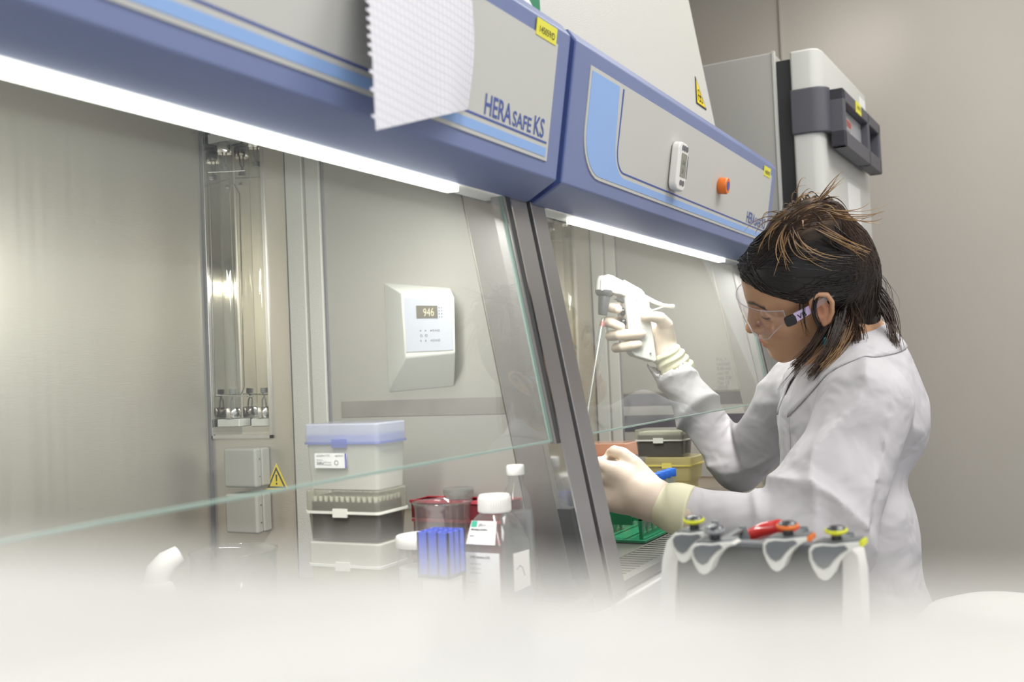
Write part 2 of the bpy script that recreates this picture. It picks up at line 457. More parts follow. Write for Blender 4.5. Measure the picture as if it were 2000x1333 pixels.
    for y0, y1 in ((1.2, 1.2055), (1.3355, 1.341)): m.box((xi-.004, y0, -.095), (xi, y1, .467))
    m.box((xi-.004, 1.2, -.095), (xi, 1.341, -.0895)); obj('niche_frame', m, 'chrome', c)
    obj('corner_seal', MB().box((xi-.006, 1.339, -.33), (xi+.001, 1.344, .48)), 'ink_grey', c)
    for k, y in enumerate((1.300, 1.228)):
        x = xi+.012
        tb = obj('ultraviolet_tube', MB().lathe((x, y, -.043), [(.0125, 0), (.0128, .004), (.0128, .455), (.0125, .459)], 20, caps=False), 'uv_tube_glass', c, 'clear upright glass lamp tube')
        for z0 in (.414, -.060): obj('end_cap', MB().lathe((x, y, z0), [(.0122, 0), (.0136, .002), (.0136, .017), (.012, .019)], 20), 'chrome', tb, 'silver end cap of the lamp tube')
        for z0, sg in ((.414, -1), (-.041, 1)):
            m = MB()
            m.tube([(x, y-.004, z0), (x-.002, y-.004, z0+sg*.014), (x, y+.003, z0+sg*.024)], .0014, 6); m.tube([(x, y+.005, z0), (x-.001, y+.004, z0+sg*.012), (x, y-.003, z0+sg*.022)], .0014, 6)
            m.cyl((x, y, z0+sg*.024), (x, y, z0+sg*.033), .0062, n=12)
            obj('filament', m, 'knob_grey', tb)
    for z0, z1 in ((.434, .452), (-.075, -.061)):
        for y0, y1 in ((1.278, 1.330), (1.2075, 1.252)): obj('lamp_holder', MB().box((xi+.002, y0, z0), (x1-.010, y1, z1)), 'tip_pale', c, bevel=.002)
    m = MB().tube([(xi-.0005, 1.331, .372), (xi-.004, 1.322, .352), (xi-.004, 1.327, -.006), (xi, 1.332, -.02)], .0012, 6)
    m.tube([(xi-.001, 1.327, .382), (xi-.003, 1.24, .374)], .0011, 6); m.tube([(xi-.001, 1.327, -.018), (xi-.003, 1.24, -.022)], .0011, 6)
    m.lathe((xi-.004, 1.318, .370), [(.001, -.004), (.004, -.002), (.004, .002), (.001, .004)], 12)
    obj('wire_guard', m, 'chrome', c)
    # white corner rails, side window, slanted inner strip
    for a_, y0, y1, m_, nm in ((.010, 1.112, 1.147, 'white_powder_coat', 'white_rail'), (.006, 1.105, 1.112, 'socket_grey', 'rail_groove'), (.010, 1.076, 1.105, 'white_powder_coat', 'white_rail'), (.006, 1.147, 1.153, 'ink_grey', 'rail_seal'), (.006, 1.070, 1.076, 'ink_grey', 'rail_seal')):
        obj(nm, MB().box((xi-a_, y0, -.33), (xi, y1, .465)), m_, c, bevel=.0015)
    wl = lambda z: ysash(z)+.088
    zl = -.21 if left else -.07
    sw = obj('side_window', MB().xprism([(wl(zl), zl), (wl(.40), .40), (wl(.40)+.02, .44), (1.070, .44), (1.070, zl)], xi-.004, xi), 'window_grey', c)
    if left:
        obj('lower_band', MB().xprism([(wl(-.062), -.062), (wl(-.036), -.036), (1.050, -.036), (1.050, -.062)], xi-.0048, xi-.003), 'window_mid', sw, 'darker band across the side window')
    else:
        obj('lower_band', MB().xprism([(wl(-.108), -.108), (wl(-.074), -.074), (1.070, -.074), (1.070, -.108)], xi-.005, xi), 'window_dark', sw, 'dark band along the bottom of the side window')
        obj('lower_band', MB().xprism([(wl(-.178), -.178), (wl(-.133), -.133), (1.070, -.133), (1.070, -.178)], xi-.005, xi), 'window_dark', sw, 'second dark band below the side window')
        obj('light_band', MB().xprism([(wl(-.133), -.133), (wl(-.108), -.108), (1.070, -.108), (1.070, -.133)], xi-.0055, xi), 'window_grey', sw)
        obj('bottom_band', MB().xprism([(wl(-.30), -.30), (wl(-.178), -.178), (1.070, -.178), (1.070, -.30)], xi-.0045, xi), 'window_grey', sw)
    obj('inner_strip', MB().xprism([(ysash(-.32)+.034, -.32), (ysash(.29)+.034, .29), (ysash(.29)+.084, .29), (ysash(-.32)+.084, -.32)], xi-.006, xi), 'steel_pillar', c, 'slanted steel strip inside the front opening', bevel=.001)
    if not left:
        m = MB()
        for k, s in enumerate(['Pos. 1', 'Laminar', '0,45 m/s', 'min 70', 'max 230', 'Typ 12', '04/12']): lettering(m, s, .0125, (xi-.0046, .800, .008-.0125*k), (0, -1, 0), (0, 0, 1), .9)
        obj('printed_note', m, 'ink_grey', sw)
    # slanted front pillars and black guides
    for u0, u1 in ((x0, x0+.050), (x1-.057, x1)):
        obj('pillar', MB().xprism([(ysash(-.35), -.35), (ysash(.268), .268), (ysash(.268)+.032, .268), (ysash(-.35)+.032, -.35)], u0, u1), 'steel_pillar', c, bevel=.002)
    for z0, z1 in ((-.106, .268), (-.30, -.20)):
        m = MB().xprism([(ysash(z0)-.001, z0), (ysash(z1)-.001, z1), (ysash(z1)+.02, z1), (ysash(z0)+.02, z0)], x1-.075, x1-.0615)
        obj('black_guide', m, 'black_seal', c)
    obj('guide_edge', MB().xprism([(ysash(-.33)-.002, -.33), (ysash(.268)-.002, .268), (ysash(.268)+.02, .268), (ysash(-.33)+.02, -.33)], x1-.0612, x1-.0572), 'chrome', c)
    obj('guide_edge', MB().xprism([(ysash(-.106)-.002, -.106), (ysash(.268)-.002, .268), (ysash(.268)+.02, .268), (ysash(-.106)+.02, -.106)], x1-.081, x1-.076), 'steel_pillar', c)
    sg = obj('sash', MB().xprism([(ysash(-.1)+.003, -.1), (ysash(.275)+.003, .275), (ysash(.275)+.0034, .275), (ysash(-.1)+.0034, -.1)], x0+.052, x1-.082), 'sash_glass', c, 'slanted glass sash', smooth=0)
    obj('sash_edge', MB().xprism([(ysash(-.1)+.001, -.1022), (ysash(-.1)+.001, -.0998), (ysash(-.1)+.006, -.0998), (ysash(-.1)+.006, -.1022)], x0+.052, x1-.078), 'glass_edge', sg, 'green tinted lower edge of the sash')
    obj('sash_edge', MB().xprism([(ysash(-.1)+.001, -.1), (ysash(.27)+.001, .27), (ysash(.27)+.006, .27), (ysash(-.1)+.006, -.1)], x1-.084, x1-.081), 'glass_edge', sg)
    # light
    obj('light_strip', MB().box((x0+.186, .7205, .2545), (x1-.2, .739, .2625)), 'lamp_white', c, 'bright fluorescent strip behind the front panel')
    obj('light_cover', MB().xprism([(.7155, .2628), (.756, .2628), (.756, .275), (.7155, .275)], x0+.06, x1-.06), 'light_cover', c)
    # work surface and base
    obj('work_surface', MB().box((x0+.042, .690, -.35), (x1-.042, 1.344, -.33)), 'steel_worktop', c)
    m = MB()
    n = 58
    for k in range(n):
        xx = x0+.06+(x1-x0-.12)*k/n; m.box((xx, .625, -.336), (xx+(x1-x0-.12)/n*.55, .690, -.331))
    m.box((x0+.05, .61, -.345), (x1-.05, .628, -.330)); m.box((x0+.05, .62, -.350), (x1-.05, .69, -.345))
    obj('front_grille', m, 'steel_worktop', c)
    obj('base_housing', MB().xprism([(.60, -.352), (1.38, -.352), (1.38, -.52), (.66, -.52), (.60, -.46)], x0+.004, x1-.004), 'cabinet_white', c, bevel=.004)
    for xx in (x0+.02, x1-.07):
        for yy in (.68, 1.30): obj('leg', MB().box((xx, yy, -1.13), (xx+.05, yy+.05, -.52)), 'cabinet_white', c)
    return c

H1 = cabinet(.142, 1.442, 'left safety cabinet, paper sheet on its front and wall display inside', True)
H2 = cabinet(1.457, 2.757, 'right safety cabinet, at which the person in the white coat works', False)

# fittings on the far side panel of the left cabinet
xs = 1.40
cp = obj('display_unit', MB(), 'panel_ivory', H1, 'white sloped display unit on the side panel')
m = MB()
B = [(.957, .154), (.955, -.024), (.832, -.018), (.831, .136)]; T = [(.900, .132), (.897, .030), (.806, .034), (.804, .119)]
vs = [(xs-.004, y, z) for y, z in B]+[(xs-.040, y, z) for y, z in T]+[(xs-.004+.004, y, z) for y, z in B]
m.add(vs, [(4, 5, 6, 7), (0, 1, 5, 4), (1, 2, 6, 5), (2, 3, 7, 6), (3, 0, 4, 7), (0, 3, 11, 8), (1, 0, 8, 9), (2, 1, 9, 10), (3, 2, 10, 11)])
cp.data = mesh_of(m, 'display_unit', 30); cp.data.materials.append(MATS['panel_ivory'])
bv = cp.modifiers.new('Bevel', 'BEVEL'); bv.width = .002; bv.segments = 2
DP = lambda u, v, w: V(xs-.0402-w, .900-u, .132-v-.09*u*(1-v/.1))     # u to the right (towards -Y), v down
kp = obj('keypad', MB().prism([(.006, .008), (.091, .008), (.091, .093), (.006, .093)], DP, 0, .001), 'keypad_grey', cp)
obj('display_screen', MB().prism([(.028, .020), (.066, .020), (.066, .040), (.028, .040)], DP, .001, .0018), 'display_dark', kp)
m = MB(); lettering(m, '946', .018, DP(.0405, .0375, .002), (0, -1, 0), (0, 0, 1), .75); obj('digits', m, 'digit', kp)
m = MB()
for k in range(4): m.prism([(p[0], p[1]) for p in arc(.069, .023+.005*k, .0009, 0, 330, 8)], DP, .001, .0018); m.prism(arc(.0735, .023+.005*k, .0009, 0, 330, 8), DP, .001, .0016)
for u in (.034, .043, .053, .062):
    for v in (.060, .076): m.prism(arc(u, v, .0011, 0, 330, 8), DP, .001, .0018)
for u in (.035, .044): m.prism(arc(u, .068, .0022, 0, 350, 10)+arc(u, .068, .0017, 350, 0, 10), DP, .001, .0016)
for u in (.0575, .0665):
    for v in (.060, .076): m.prism(arc(u, v, .0020, 0, 350, 10)+arc(u, v, .0015, 350, 0, 10), DP, .001, .0016)
obj('key_mark', m, 'ink_grey', kp)
for z0 in (-.176, -.254):
    s = obj('socket_box', MB().box((xs-.022, 1.2085, z0), (xs, 1.2795, z0+.066)), 'socket_grey', H1, 'grey socket box with a hinged cover', bevel=.004)
    obj('cover', MB().box((xs-.040, 1.2075, z0-.001), (xs-.0225, 1.2795, z0+.0665)), 'socket_grey', s, bevel=.005, bseg=3)
    for zz in (z0+.018, z0+.048): obj('hinge_pin', MB().cyl((xs-.030, 1.2072, zz), (xs-.030, 1.2062, zz), .0013, n=8), 'ink_grey', s)
S = lambda u, v, w: V(xs-w, u, v)
w = obj('warning_sticker', MB().prism([(1.221, -.1835), (1.171, -.1835), (1.196, -.139)], S, .0002, .001), 'warn_yellow', H1, 'yellow triangular warning sticker')
t0 = [(1.2165, -.181), (1.1755, -.181), (1.196, -.1445)]; t1 = [(1.2115, -.1782), (1.1805, -.1782), (1.196, -.1506)]
m = MB()
for i in range(3): m.prism([t0[i], t0[(i+1) % 3], t1[(i+1) % 3], t1[i]], S, .001, .0014)
m.prism([(1.1978, -.158), (1.1942, -.158), (1.1948, -.1695), (1.1972, -.1695)], S, .001, .0014); m.prism(arc(1.196, -.1735, .0019, 0, 340, 10), S, .001, .0014)
obj('warning_mark', m, 'ink_black', w)

# ------------------------------------------------------------------ things stuck on the front panels
n_r, n_c = 40, 30; P = np.zeros((n_r, n_c, 3))
tl, tr, bl_, br = V(.893, .6185, .535), V(1.110, .6185, .535), V(.868, .597, .251), V(1.140, .640, .334)
for i in range(n_r):
    for j in range(n_c):
        s, t = i/(n_r-1), j/(n_c-1)
        p = (tl*(1-t)+tr*t)*(1-s)+(bl_*(1-t)+br*t)*s
        p[1] += -.006*math.sin(math.pi*s)*t*t-.006*s*s*math.exp(-((t-.72)/.13)**2)
        p[0] += .009*t*math.sin(math.pi*s*1.5-.9)*s
        f = .626+.1612*(.507-p[2])-.004
        p[1] = min(p[1], f) if p[2] < .507 else min(p[1], .622); P[i, j] = p
m = MB().grid(P)
for k in range(30):                                              # torn spiral holes leave a fringe of little tabs
    s = (k+.25)/30; i = s*(n_r-1); i0 = min(int(i), n_r-2); a_ = P[i0, 0]+(P[i0+1, 0]-P[i0, 0])*(i-i0); d = (P[-1, 0]-P[0, 0])/30
    if k in (22, 24, 26, 27, 29): continue
    h = V(-.0062, 0, 0); m.add([a_, a_+d*.5, a_+d*.42+h, a_+d*.1+h], [(0, 1, 2, 3)])
single('squared_paper', m, 'paper', 'torn squared notebook sheet hanging on the left cabinet front', 'paper', smooth=0, solid=.0004)

tm = thing('thermometer', 'white digital thermometer stuck to the right cabinet front panel', 'thermometer', tuple(face(1.952, .118)))
T_ = lambda u, v, w: face(1.952+u, .118+v, w)
body = [(x, y*1.0) for x, y in rrect(.056, .094, .016, 6)]
obj('case', MB().prism(body, T_, .0030, .020), 'white_plastic', tm, bevel=.004, bseg=3)
obj('screen', MB().prism(rrect(.032, .046, .002, 3, .004, -.003), T_, .020, .0206), 'lcd', tm, 'grey display of the thermometer')
for u in (-.008, .004, .016): obj('button', MB().prism(rrect(.0105, .010, .004, 4, u, -.036), T_, .0198, .0212), 'button_grey', tm, 'grey button')
for u in (-.003, .011): obj('button', MB().prism(rrect(.012, .010, .004, 4, u, .031), T_, .0198, .0212), 'button_grey', tm, 'grey button')
obj('side_slot', MB().prism(rrect(.003, .045, .0014, 4, .027, -.002), T_, .010, .0205), 'button_grey', tm)
m = MB(); lettering(m, '-3.4', .013, T_(-.006, -.004, .0207), (1, 0, 0), -E_, .9); lettering(m, '21', .013, T_(-.004, .012, .0207), (1, 0, 0), -E_, .9); obj('reading', m, 'ink_grey', tm)
kb = thing('orange_magnet', 'round orange magnet on the right cabinet front panel', 'magnet', tuple(face(2.262, .112)))
obj('disc', MB().lathe(face(2.262, .112, .0018), [(.017, 0), (.0185, .002), (.0185, .017), (.0165, .020)], 28, NRM), 'orange_plastic', kb)
obj('mark', MB().lathe(face(2.262, .112, .0216), [(.010, 0), (.010, .0006)], 20, NRM), 'ink_blue', kb)
gc = thing('green_carton', 'small green carton standing on the top edge of the left cabinet front', 'carton', (1.385, .70, .528))
obj('carton', MB().zprism([(1.352, .668), (1.424, .668), (1.430, .725), (1.352, .725)], .5282, .63), 'green_card', gc, bevel=.002)
obj('white_flap', MB().prism([(1.352, .529), (1.405, .529), (1.398, .545), (1.380, .556), (1.352, .560)], lambda u, v, w: V(u, .6675-w, v), 0, .0008), 'label_white', gc, 'curved white field on the front')

# ------------------------------------------------------------------ tall freezer at the end of the row
fr = thing('tall_freezer', 'tall white laboratory freezer with dark door handle beyond the cabinets', 'freezer', (3.0, .68, -1.13))
ca, sa = math.cos(math.radians(-1.9)), math.sin(math.radians(-1.9))
FR = lambda x, y, z: V(3.0+(x-3.0)*ca-(y-.62)*sa, .62+(x-3.0)*sa+(y-.62)*ca, z)
obj('body', MB().box((3.0, .677, -1.05), (3.68, 1.45, .893)).move(FR), 'freezer_grey', fr, bevel=.006)
obj('edge_trim', MB().box((2.997, .672, -1.05), (3.012, .679, .895)).move(FR), 'freezer_white', fr)
obj('door_gasket', MB().box((3.012, .632, -1.03), (3.66, .672, .866)).move(FR), 'gasket_black', fr, 'black door seal')
d = obj('door', MB().zprism([(3.0, .630), (3.68, .630), (3.68, .560), (3.665, .545), (3.045, .545), (3.02, .549), (3.006, .560), (3.0, .578)], -1.03, .885).move(FR), 'freezer_white', fr, bevel=.008, bseg=3, smooth=50)
h = MB()
h.zprism([(2.992, .632), (2.992, .575), (2.996, .552), (3.010, .534), (3.03, .528), (3.06, .534), (3.06, .55), (3.012, .552), (3.002, .575), (3.002, .632)], .642, .772)
hb = obj('door_handle', h.move(FR), 'handle_grey', d, 'dark grey wrap-around handle', bevel=.006, bseg=3, smooth=50)
hl = MB()
zt = lambda x: .762-.022*((x-3.03)/.56); 
for x0_, x1_, z0_, z1_ in ((3.03, 3.60, .730, .765), (3.03, 3.60, .600, .648), (3.03, 3.06, .60, .765), (3.39, 3.41, .60, .765), (3.575, 3.60, .60, .765)):
    hl.box((x0_, .492, z0_), (x1_, .532, z1_))
hl.box((3.06, .520, .64), (3.58, .532, .74))
obj('handle_bar', hl.move(FR), 'handle_grey', hb, bevel=.004)
npl = obj('name_plate', MB().box((3.062, .5145, .650), (3.388, .5199, .728)).move(FR), 'silver_plate', hb, 'silver plate with red lettering')
m = MB(); fit_text(m, 'Thermo', .040, .15, FR(3.085, .5140, .685), FR(1, .62, 0)-FR(0, .62, 0), (0, 0, 1), bold=.001); obj('lettering', m, 'red_ink', d)
m = MB(); fit_text(m, 'SCIENTIFIC', .020, .13, FR(3.085, .5140, .662), FR(1, .62, 0)-FR(0, .62, 0), (0, 0, 1)); obj('lettering', m, 'ink_grey', d)
s = obj('asset_sticker', MB().box((3.20, .4895, .728), (3.275, .4918, .762)).move(FR), 'asset_yellow', d, 'small yellow inventory sticker')
m = MB(); fit_text(m, '145059/D', .016, .060, FR(3.207, .4890, .740), FR(1, .62, 0)-FR(0, .62, 0), (0, 0, 1)); obj('sticker_number', m, 'ink_black', d)
obj('paper_notice', MB().box((3.56, .5435, .775), (3.65, .5449, .86)).move(FR), 'label_white', d, 'small pale notice taped to the door')
m = MB(); m.box((3.585, .543, .80), (3.625, .5434, .83)); obj('notice_print', m.move(FR), 'stripe_light_blue', d)
obj('door_sheet', MB().box((3.30, .5435, .36), (3.48, .5449, .54)).move(FR), 'label_white', d, 'white sheet taped to the door')
for xx in (3.03, 3.60):
    for yy in (.70, 1.38): obj('foot', MB().cyl((xx, yy, -1.13), (xx, yy, -1.05), .025, n=16), 'stool_black', fr)
# ------------------------------------------------------------------ boxes of pipette tips
def rbox(m, x0, x1, y0, y1, z0, z1, r=.006, taper=0.):
    w, d = x1-x0, y1-y0; cx, cy = (x0+x1)/2, (y0+y1)/2; k = len(rrect(1, 1, .1))
    a = rrect(w-2*taper, d-2*taper, r, 5, cx, cy); b = rrect(w, d, r, 5, cx, cy); n = len(a)
    return m.add([(p[0], p[1], z0) for p in a]+[(p[0], p[1], z1) for p in b],
                 [tuple(range(n-1, -1, -1)), tuple(range(n, 2*n))]+[(i, (i+1) % n, n+(i+1) % n, n+i) for i in range(n)])
def tip_box(name, label, x0, x1, y0, y1, z0, z1, zl, base, lid, rim, tips=None, group=None):
    """z0..zl the base, zl..z1 the lid"""
    t = thing(name, label, 'box', ((x0+x1)/2, (y0+y1)/2, z0), group)
    obj('base', rbox(MB(), x0+.002, x1-.002, y0+.002, y1-.002, z0+.0005, zl, .006, .003), base, t, smooth=30)
    l = obj('lid', rbox(MB(), x0, x1, y0, y1, zl-.004, z1, .007, -.0), lid, t, smooth=30, bevel=.003)
    m = MB()
    a = rrect(x1-x0+.003, y1-y0+.003, .008, 5, (x0+x1)/2, (y0+y1)/2); b = rrect(x1-x0-.001, y1-y0-.001, .007, 5, (x0+x1)/2, (y0+y1)/2); n = len(a)
    vs = [(p[0], p[1], zl-.0035) for p in a]+[(p[0], p[1], zl-.0035) for p in b]+[(p[0], p[1], zl) for p in a]+[(p[0], p[1], zl) for p in b]
    m.add(vs, [(i, (i+1) % n, 2*n+(i+1) % n, 2*n+i) for i in range(n)]+[(2*n+i, 2*n+(i+1) % n, 3*n+(i+1) % n, 3*n+i) for i in range(n)]+[(n+i, i, (i+1) % n, n+(i+1) % n)[::-1] for i in range(n)])
    yc = (y0+y1)/2; m.box((x0-.004, yc-.012, zl-.008), (x0-.0005, yc+.012, zl+.004))
    obj('rim', m, rim, t, 'rim and latch of the lid')
    if tips:
        zt = tips
        obj('rack', rbox(MB(), x0+.006, x1-.006, y0+.006, y1-.006, z0+.003, zt, .004), 'tip_dark', t, 'dark tip rack', bevel=.001)
        m = MB(); nx, ny = 7, 12
        for i in range(nx):
            for j in range(ny):
                m.lathe((x0+.011+(x1-x0-.022)*i/(nx-1), y0+.011+(y1-y0-.022)*j/(ny-1), zt), [(.0026, 0), (.0034, .006), (.0034, .0075)], 8)
        s = obj('tips', m, 'tip_pale', t, 'rows of pale pipette tips'); s['kind'] = 'stuff'
    return t
GB = 'stacked tip boxes in the left cabinet'
tip_box('tip_box', 'cream tip box at the bottom of the stack in the left cabinet', 1.200, 1.272, .847, .972, -.33, -.231, -.262, MATS['yellow_box'], MATS['box_frost'], 'tip_pale', None, GB)
tip_box('tip_box', 'tip box with dark rack and clear lid, in the middle of the left stack', 1.199, 1.276, .846, .974, -.2305, -.157, -.187, MATS['base_smoke'], MATS['lid_clear'], 'tip_pale', -.1745, GB)
t = tip_box('tip_box', 'tall frosted tip box with bluish lid and white label, on top of the left stack', 1.199, 1.275, .843, .972, -.1565, -.062, -.088, MATS['box_frost'], MATS['box_lid_frost'], MATS['lid_blue'], None, GB)
m = MB(); rbox(m, 1.2015, 1.2725, .8455, .9695, -.0875, -.078, .006); obj('blue_insert', m, MATS['lid_blue'], t, 'pale blue insert below the lid')
LB = lambda u, v, w: V(1.1985-w, .951-u, -.104-v)
s = obj('label', MB().prism(rrect(.056, .021, .001, 2, .028, .0105), LB, .0016, .0024), 'label_white', t, 'white printed label with a violet edge')
obj('label_edge', MB().prism([(.0535, 0), (.0562, 0), (.0562, .021), (.0535, .021)], LB, .0024, .0027), 'label_violet', s)
m = MB(); yd = (0, 0, 1); xd = (0, -1, 0)
fit_text(m, 'epDualfilter T.I.P.S.', .0042, .024, LB(.004, .0045, .0026), xd, yd); fit_text(m, 'eppendorf', .0042, .014, LB(.037, .0045, .0026), xd, yd)
fit_text(m, 'Reference', .003, .011, LB(.004, .0105, .0026), xd, yd); fit_text(m, '20-300 µl', .0055, .012, LB(.004, .0160, .0026), xd, yd, bold=.0002)
fit_text(m, 'PCR clean', .003, .013, LB(.017, .0138, .0026), xd, yd); fit_text(m, 'and sterile', .003, .013, LB(.017, .0172, .0026), xd, yd)
m.prism(arc(.0385, .0135, .0036, 0, 350, 14)+arc(.0385, .0135, .0026, 350, 0, 14), LB, .0024, .0027)
obj('print', m, 'ink_grey', s)
GR = 'tip boxes in the right cabinet'
tip_box('tip_box', 'yellow tip box lowest in the right cabinet stack, mostly hidden by the sleeve', 2.30, 2.38, .758, .866, -.33, -.266, -.285, MATS['yellow_box'], MATS['yellow_box'], 'yellow_rack', None, GR)
tip_box('tip_box', 'yellow tip box under the dark one in the right cabinet', 2.293, 2.392, .748, .862, -.2655, -.2105, -.228, MATS['yellow_box'], MATS['yellow_box'], 'yellow_rack', None, GR)
tip_box('tip_box', 'dark tip box with clear lid, on top of the right cabinet stack', 2.296, 2.372, .765, .884, -.2100, -.146, -.170, MATS['base_smoke'], MATS['lid_clear'], 'tip_pale', -.160, GR)
tip_box('tip_box', 'orange tip box behind the gloved hand in the right cabinet', 2.34, 2.42, .922, 1.04, -.33, -.181, -.21, MATS['orange_box'], MATS['orange_box'], MATS['orange_box'], None, GR)

# ------------------------------------------------------------------ glassware and racks in the left cabinet
j = thing('wide_jar', 'clear wide jar with white screw lid and handwriting, right of the tip boxes', 'jar', (1.222, .790, -.33))
obj('body', MB().lathe((1.222, .790, -.3295), [(.030, 0), (.0345, .003), (.035, .010), (.035, .086), (.033, .092), (.033, .096)], 36, caps=False), 'bottle_clear', j, smooth=50)
obj('contents', MB().lathe((1.222, .790, -.328), [(.0325, 0), (.0335, .004), (.0335, .066)], 30), 'tip_pale', j, 'pale contents')
obj('lid', MB().lathe((1.222, .790, -.2335), [(.0365, 0), (.037, .003), (.037, .012), (.0355, .0145), (.030, .0145), (.0295, .0135)], 36), 'white_plastic', j, smooth=50)
m = MB(); q = lambda th, z: V(1.222+.0353*math.cos(th), .790+.0353*math.sin(th), z)
tt = MB(); lettering(tt, '18/17', .017, (0, 0, 0), (1, 0, 0), (0, 1, 0), .85)
m.add([q(math.radians(236)+(p[0]-.02)/.0353, -.285+p[1]+.25*(p[0]-.02)) for p in tt.v], tt.f); obj('handwriting', m, 'ink_grey', j)
b = thing('glass_beaker', 'glass beaker marked 500 standing before the red trays', 'beaker', (1.298, .802, -.33))
obj('glass', MB().lathe((1.298, .802, -.3295), [(.036, 0), (.040, .004), (.0405, .012), (.0405, .137), (.0425, .1435), (.0435, .1455), (.043, .1465), (.0415, .1455), (.0395, .137), (.0395, .01), (.001, .002)], 40), 'beaker_glass', b, smooth=60)
obj('rim', MB().tube([(1.298+.0430*math.cos(a), .802+.0430*math.sin(a), -.1835) for a in np.linspace(0, 2*math.pi, 41)[:-1]], .0013, 6, True), 'sash_glass', b, smooth=80)
m = MB(); q = lambda th, z, r=.0409: V(1.298+r*math.cos(th), .802+r*math.sin(th), z)
tt = MB(); lettering(tt, '500', .0085, (.0, -.003, 0), (1, 0, 0), (0, 1, 0)); tt.box((-.012, -.0004, 0), (-.002, .0005, .0001)); tt.box((-.0125, -.02, 0), (-.0117, .0005, .0001))
tt.box((-.034, -.014, 0), (-.0245, -.0134, .0001)); tt.box((-.034, -.014, 0), (-.0334, -.001, .0001)); tt.box((-.0251, -.014, 0), (-.0245, -.001, .0001)); tt.box((-.034, -.0016, 0), (-.0245, -.001, .0001))
m.add([q(math.radians(208)+p[0]/.0409, -.222+p[1]) for p in tt.v], tt.f); obj('marking', m, 'white_plastic', b, 'white volume marking')
r = thing('blue_rack', 'blue plastic tube rack between the white lidded jar and the medium bottle', 'rack', (1.172, .729, -.33))
obj('foot', MB().box((1.152, .708, -.3295), (1.19, .748, -.262)), 'white_plastic', r, 'white foot block', bevel=.002)
m = MB(); x0, x1, y0, y1 = 1.150, 1.193, .704, .752
for k in range(4): yy = y0+(y1-y0-.0025)*k/3; m.box((x0, yy, -.2615), (x1, yy+.0025, -.203))
for k in range(4): xx = x0+(x1-x0-.0025)*k/3; m.box((xx, y0, -.2615), (xx+.0025, y1, -.203))
m.box((x0, y0, -.2615), (x1, y1, -.2575)); obj('cells', m, 'blue_rack', r)
# stack of red trays
for k in range(5):
    z0 = -.33+.0285*k; o = .003*((k*7) % 3-1)
    t = thing('red_tray', ['red clear tube tray at the bottom of the red stack', 'red clear tray second from the bottom of the red stack', 'red clear tray in the middle of the red stack', 'red clear tray second from the top of the red stack', 'red clear tray on top of the red stack by the side panel'][k], 'tray', (1.366, .80, z0), 'red trays stacked by the side panel')
    m = MB(); y0, y1 = .722+o, .886+o
    m.box((1.344, y0, z0+.0005), (1.3915, y1, z0+.003)); m.box((1.344, y0, z0+.003), (1.346, y1, z0+.0265)); m.box((1.3895, y0, z0+.003), (1.3915, y1, z0+.0265))
    m.box((1.346, y0, z0+.003), (1.3895, y0+.002, z0+.0265)); m.box((1.346, y1-.002, z0+.003), (1.3895, y1, z0+.0265))
    obj('shell', m, 'red_rack_clear', t)
    m = MB(); m.box((1.342, y0-.002, z0+.0235), (1.346, y1+.002, z0+.028)); m.box((1.3895, y0-.002, z0+.0235), (1.3925, y1+.002, z0+.028))
    for q_ in range(7): yy = y0+(y1-y0-.002)*q_/6; m.box((1.346, yy, z0+.024), (1.3895, yy+.002, z0+.0275))
    obj('grid', m, 'red_rack', t)
t = thing('petri_dish', 'small clear round dish lying on the red trays', 'dish', (1.367, .815, -.1875))
obj('dish', MB().lathe((1.367, .815, -.1870), [(.0225, 0), (.0225, .012), (.0215, .012), (.0215, .001), (.0005, .001)], 30), 'bottle_clear', t)
obj('lid', MB().lathe((1.367, .815, -.1755), [(.0235, -.006), (.0235, .003), (.0225, .0035), (.001, .0035)], 30, caps=False), 'bottle_clear', t)
# medium bottle: square with sloping shoulders
g = thing('medium_bottle', 'square clear medium bottle with white cap and printed label, right of the blue rack', 'bottle', (1.252, .690, -.33))
def sq(w, r, z, n=5): return [(1.252+p[0], .690+p[1], z) for p in rrect(w, w, r, n)]
rings = [sq(.070, .012, -.3295), sq(.078, .014, -.326), sq(.078, .014, -.234), sq(.076, .015, -.228), sq(.050, .016, -.196), sq(.042, .018, -.191), sq(.036, .0179, -.188), sq(.036, .0179, -.180)]
n = len(rings[0]); m = MB(); m.add(sum(rings, []), [(k*n+i, k*n+(i+1) % n, (k+1)*n+(i+1) % n, (k+1)*n+i) for k in range(len(rings)-1) for i in range(n)]+[tuple(range(n-1, -1, -1))])
obj('body', m, 'bottle_clear', g, smooth=30)
m = MB(); m.lathe((1.252, .690, -.189), [(.0215, 0), (.022, .002), (.022, .021), (.0205, .0235)], 36)
obj('cap', m, 'white_plastic', g, 'white ribbed screw cap', smooth=50)
m = MB()
for k in range(44):
    a = 2*math.pi*k/44; m.cyl((1.252+.0222*math.cos(a), .690+.0222*math.sin(a), -.1875), (1.252+.0222*math.cos(a), .690+.0222*math.sin(a), -.1695), .0007, n=5)
obj('cap_ribs', m, 'white_matt', g)
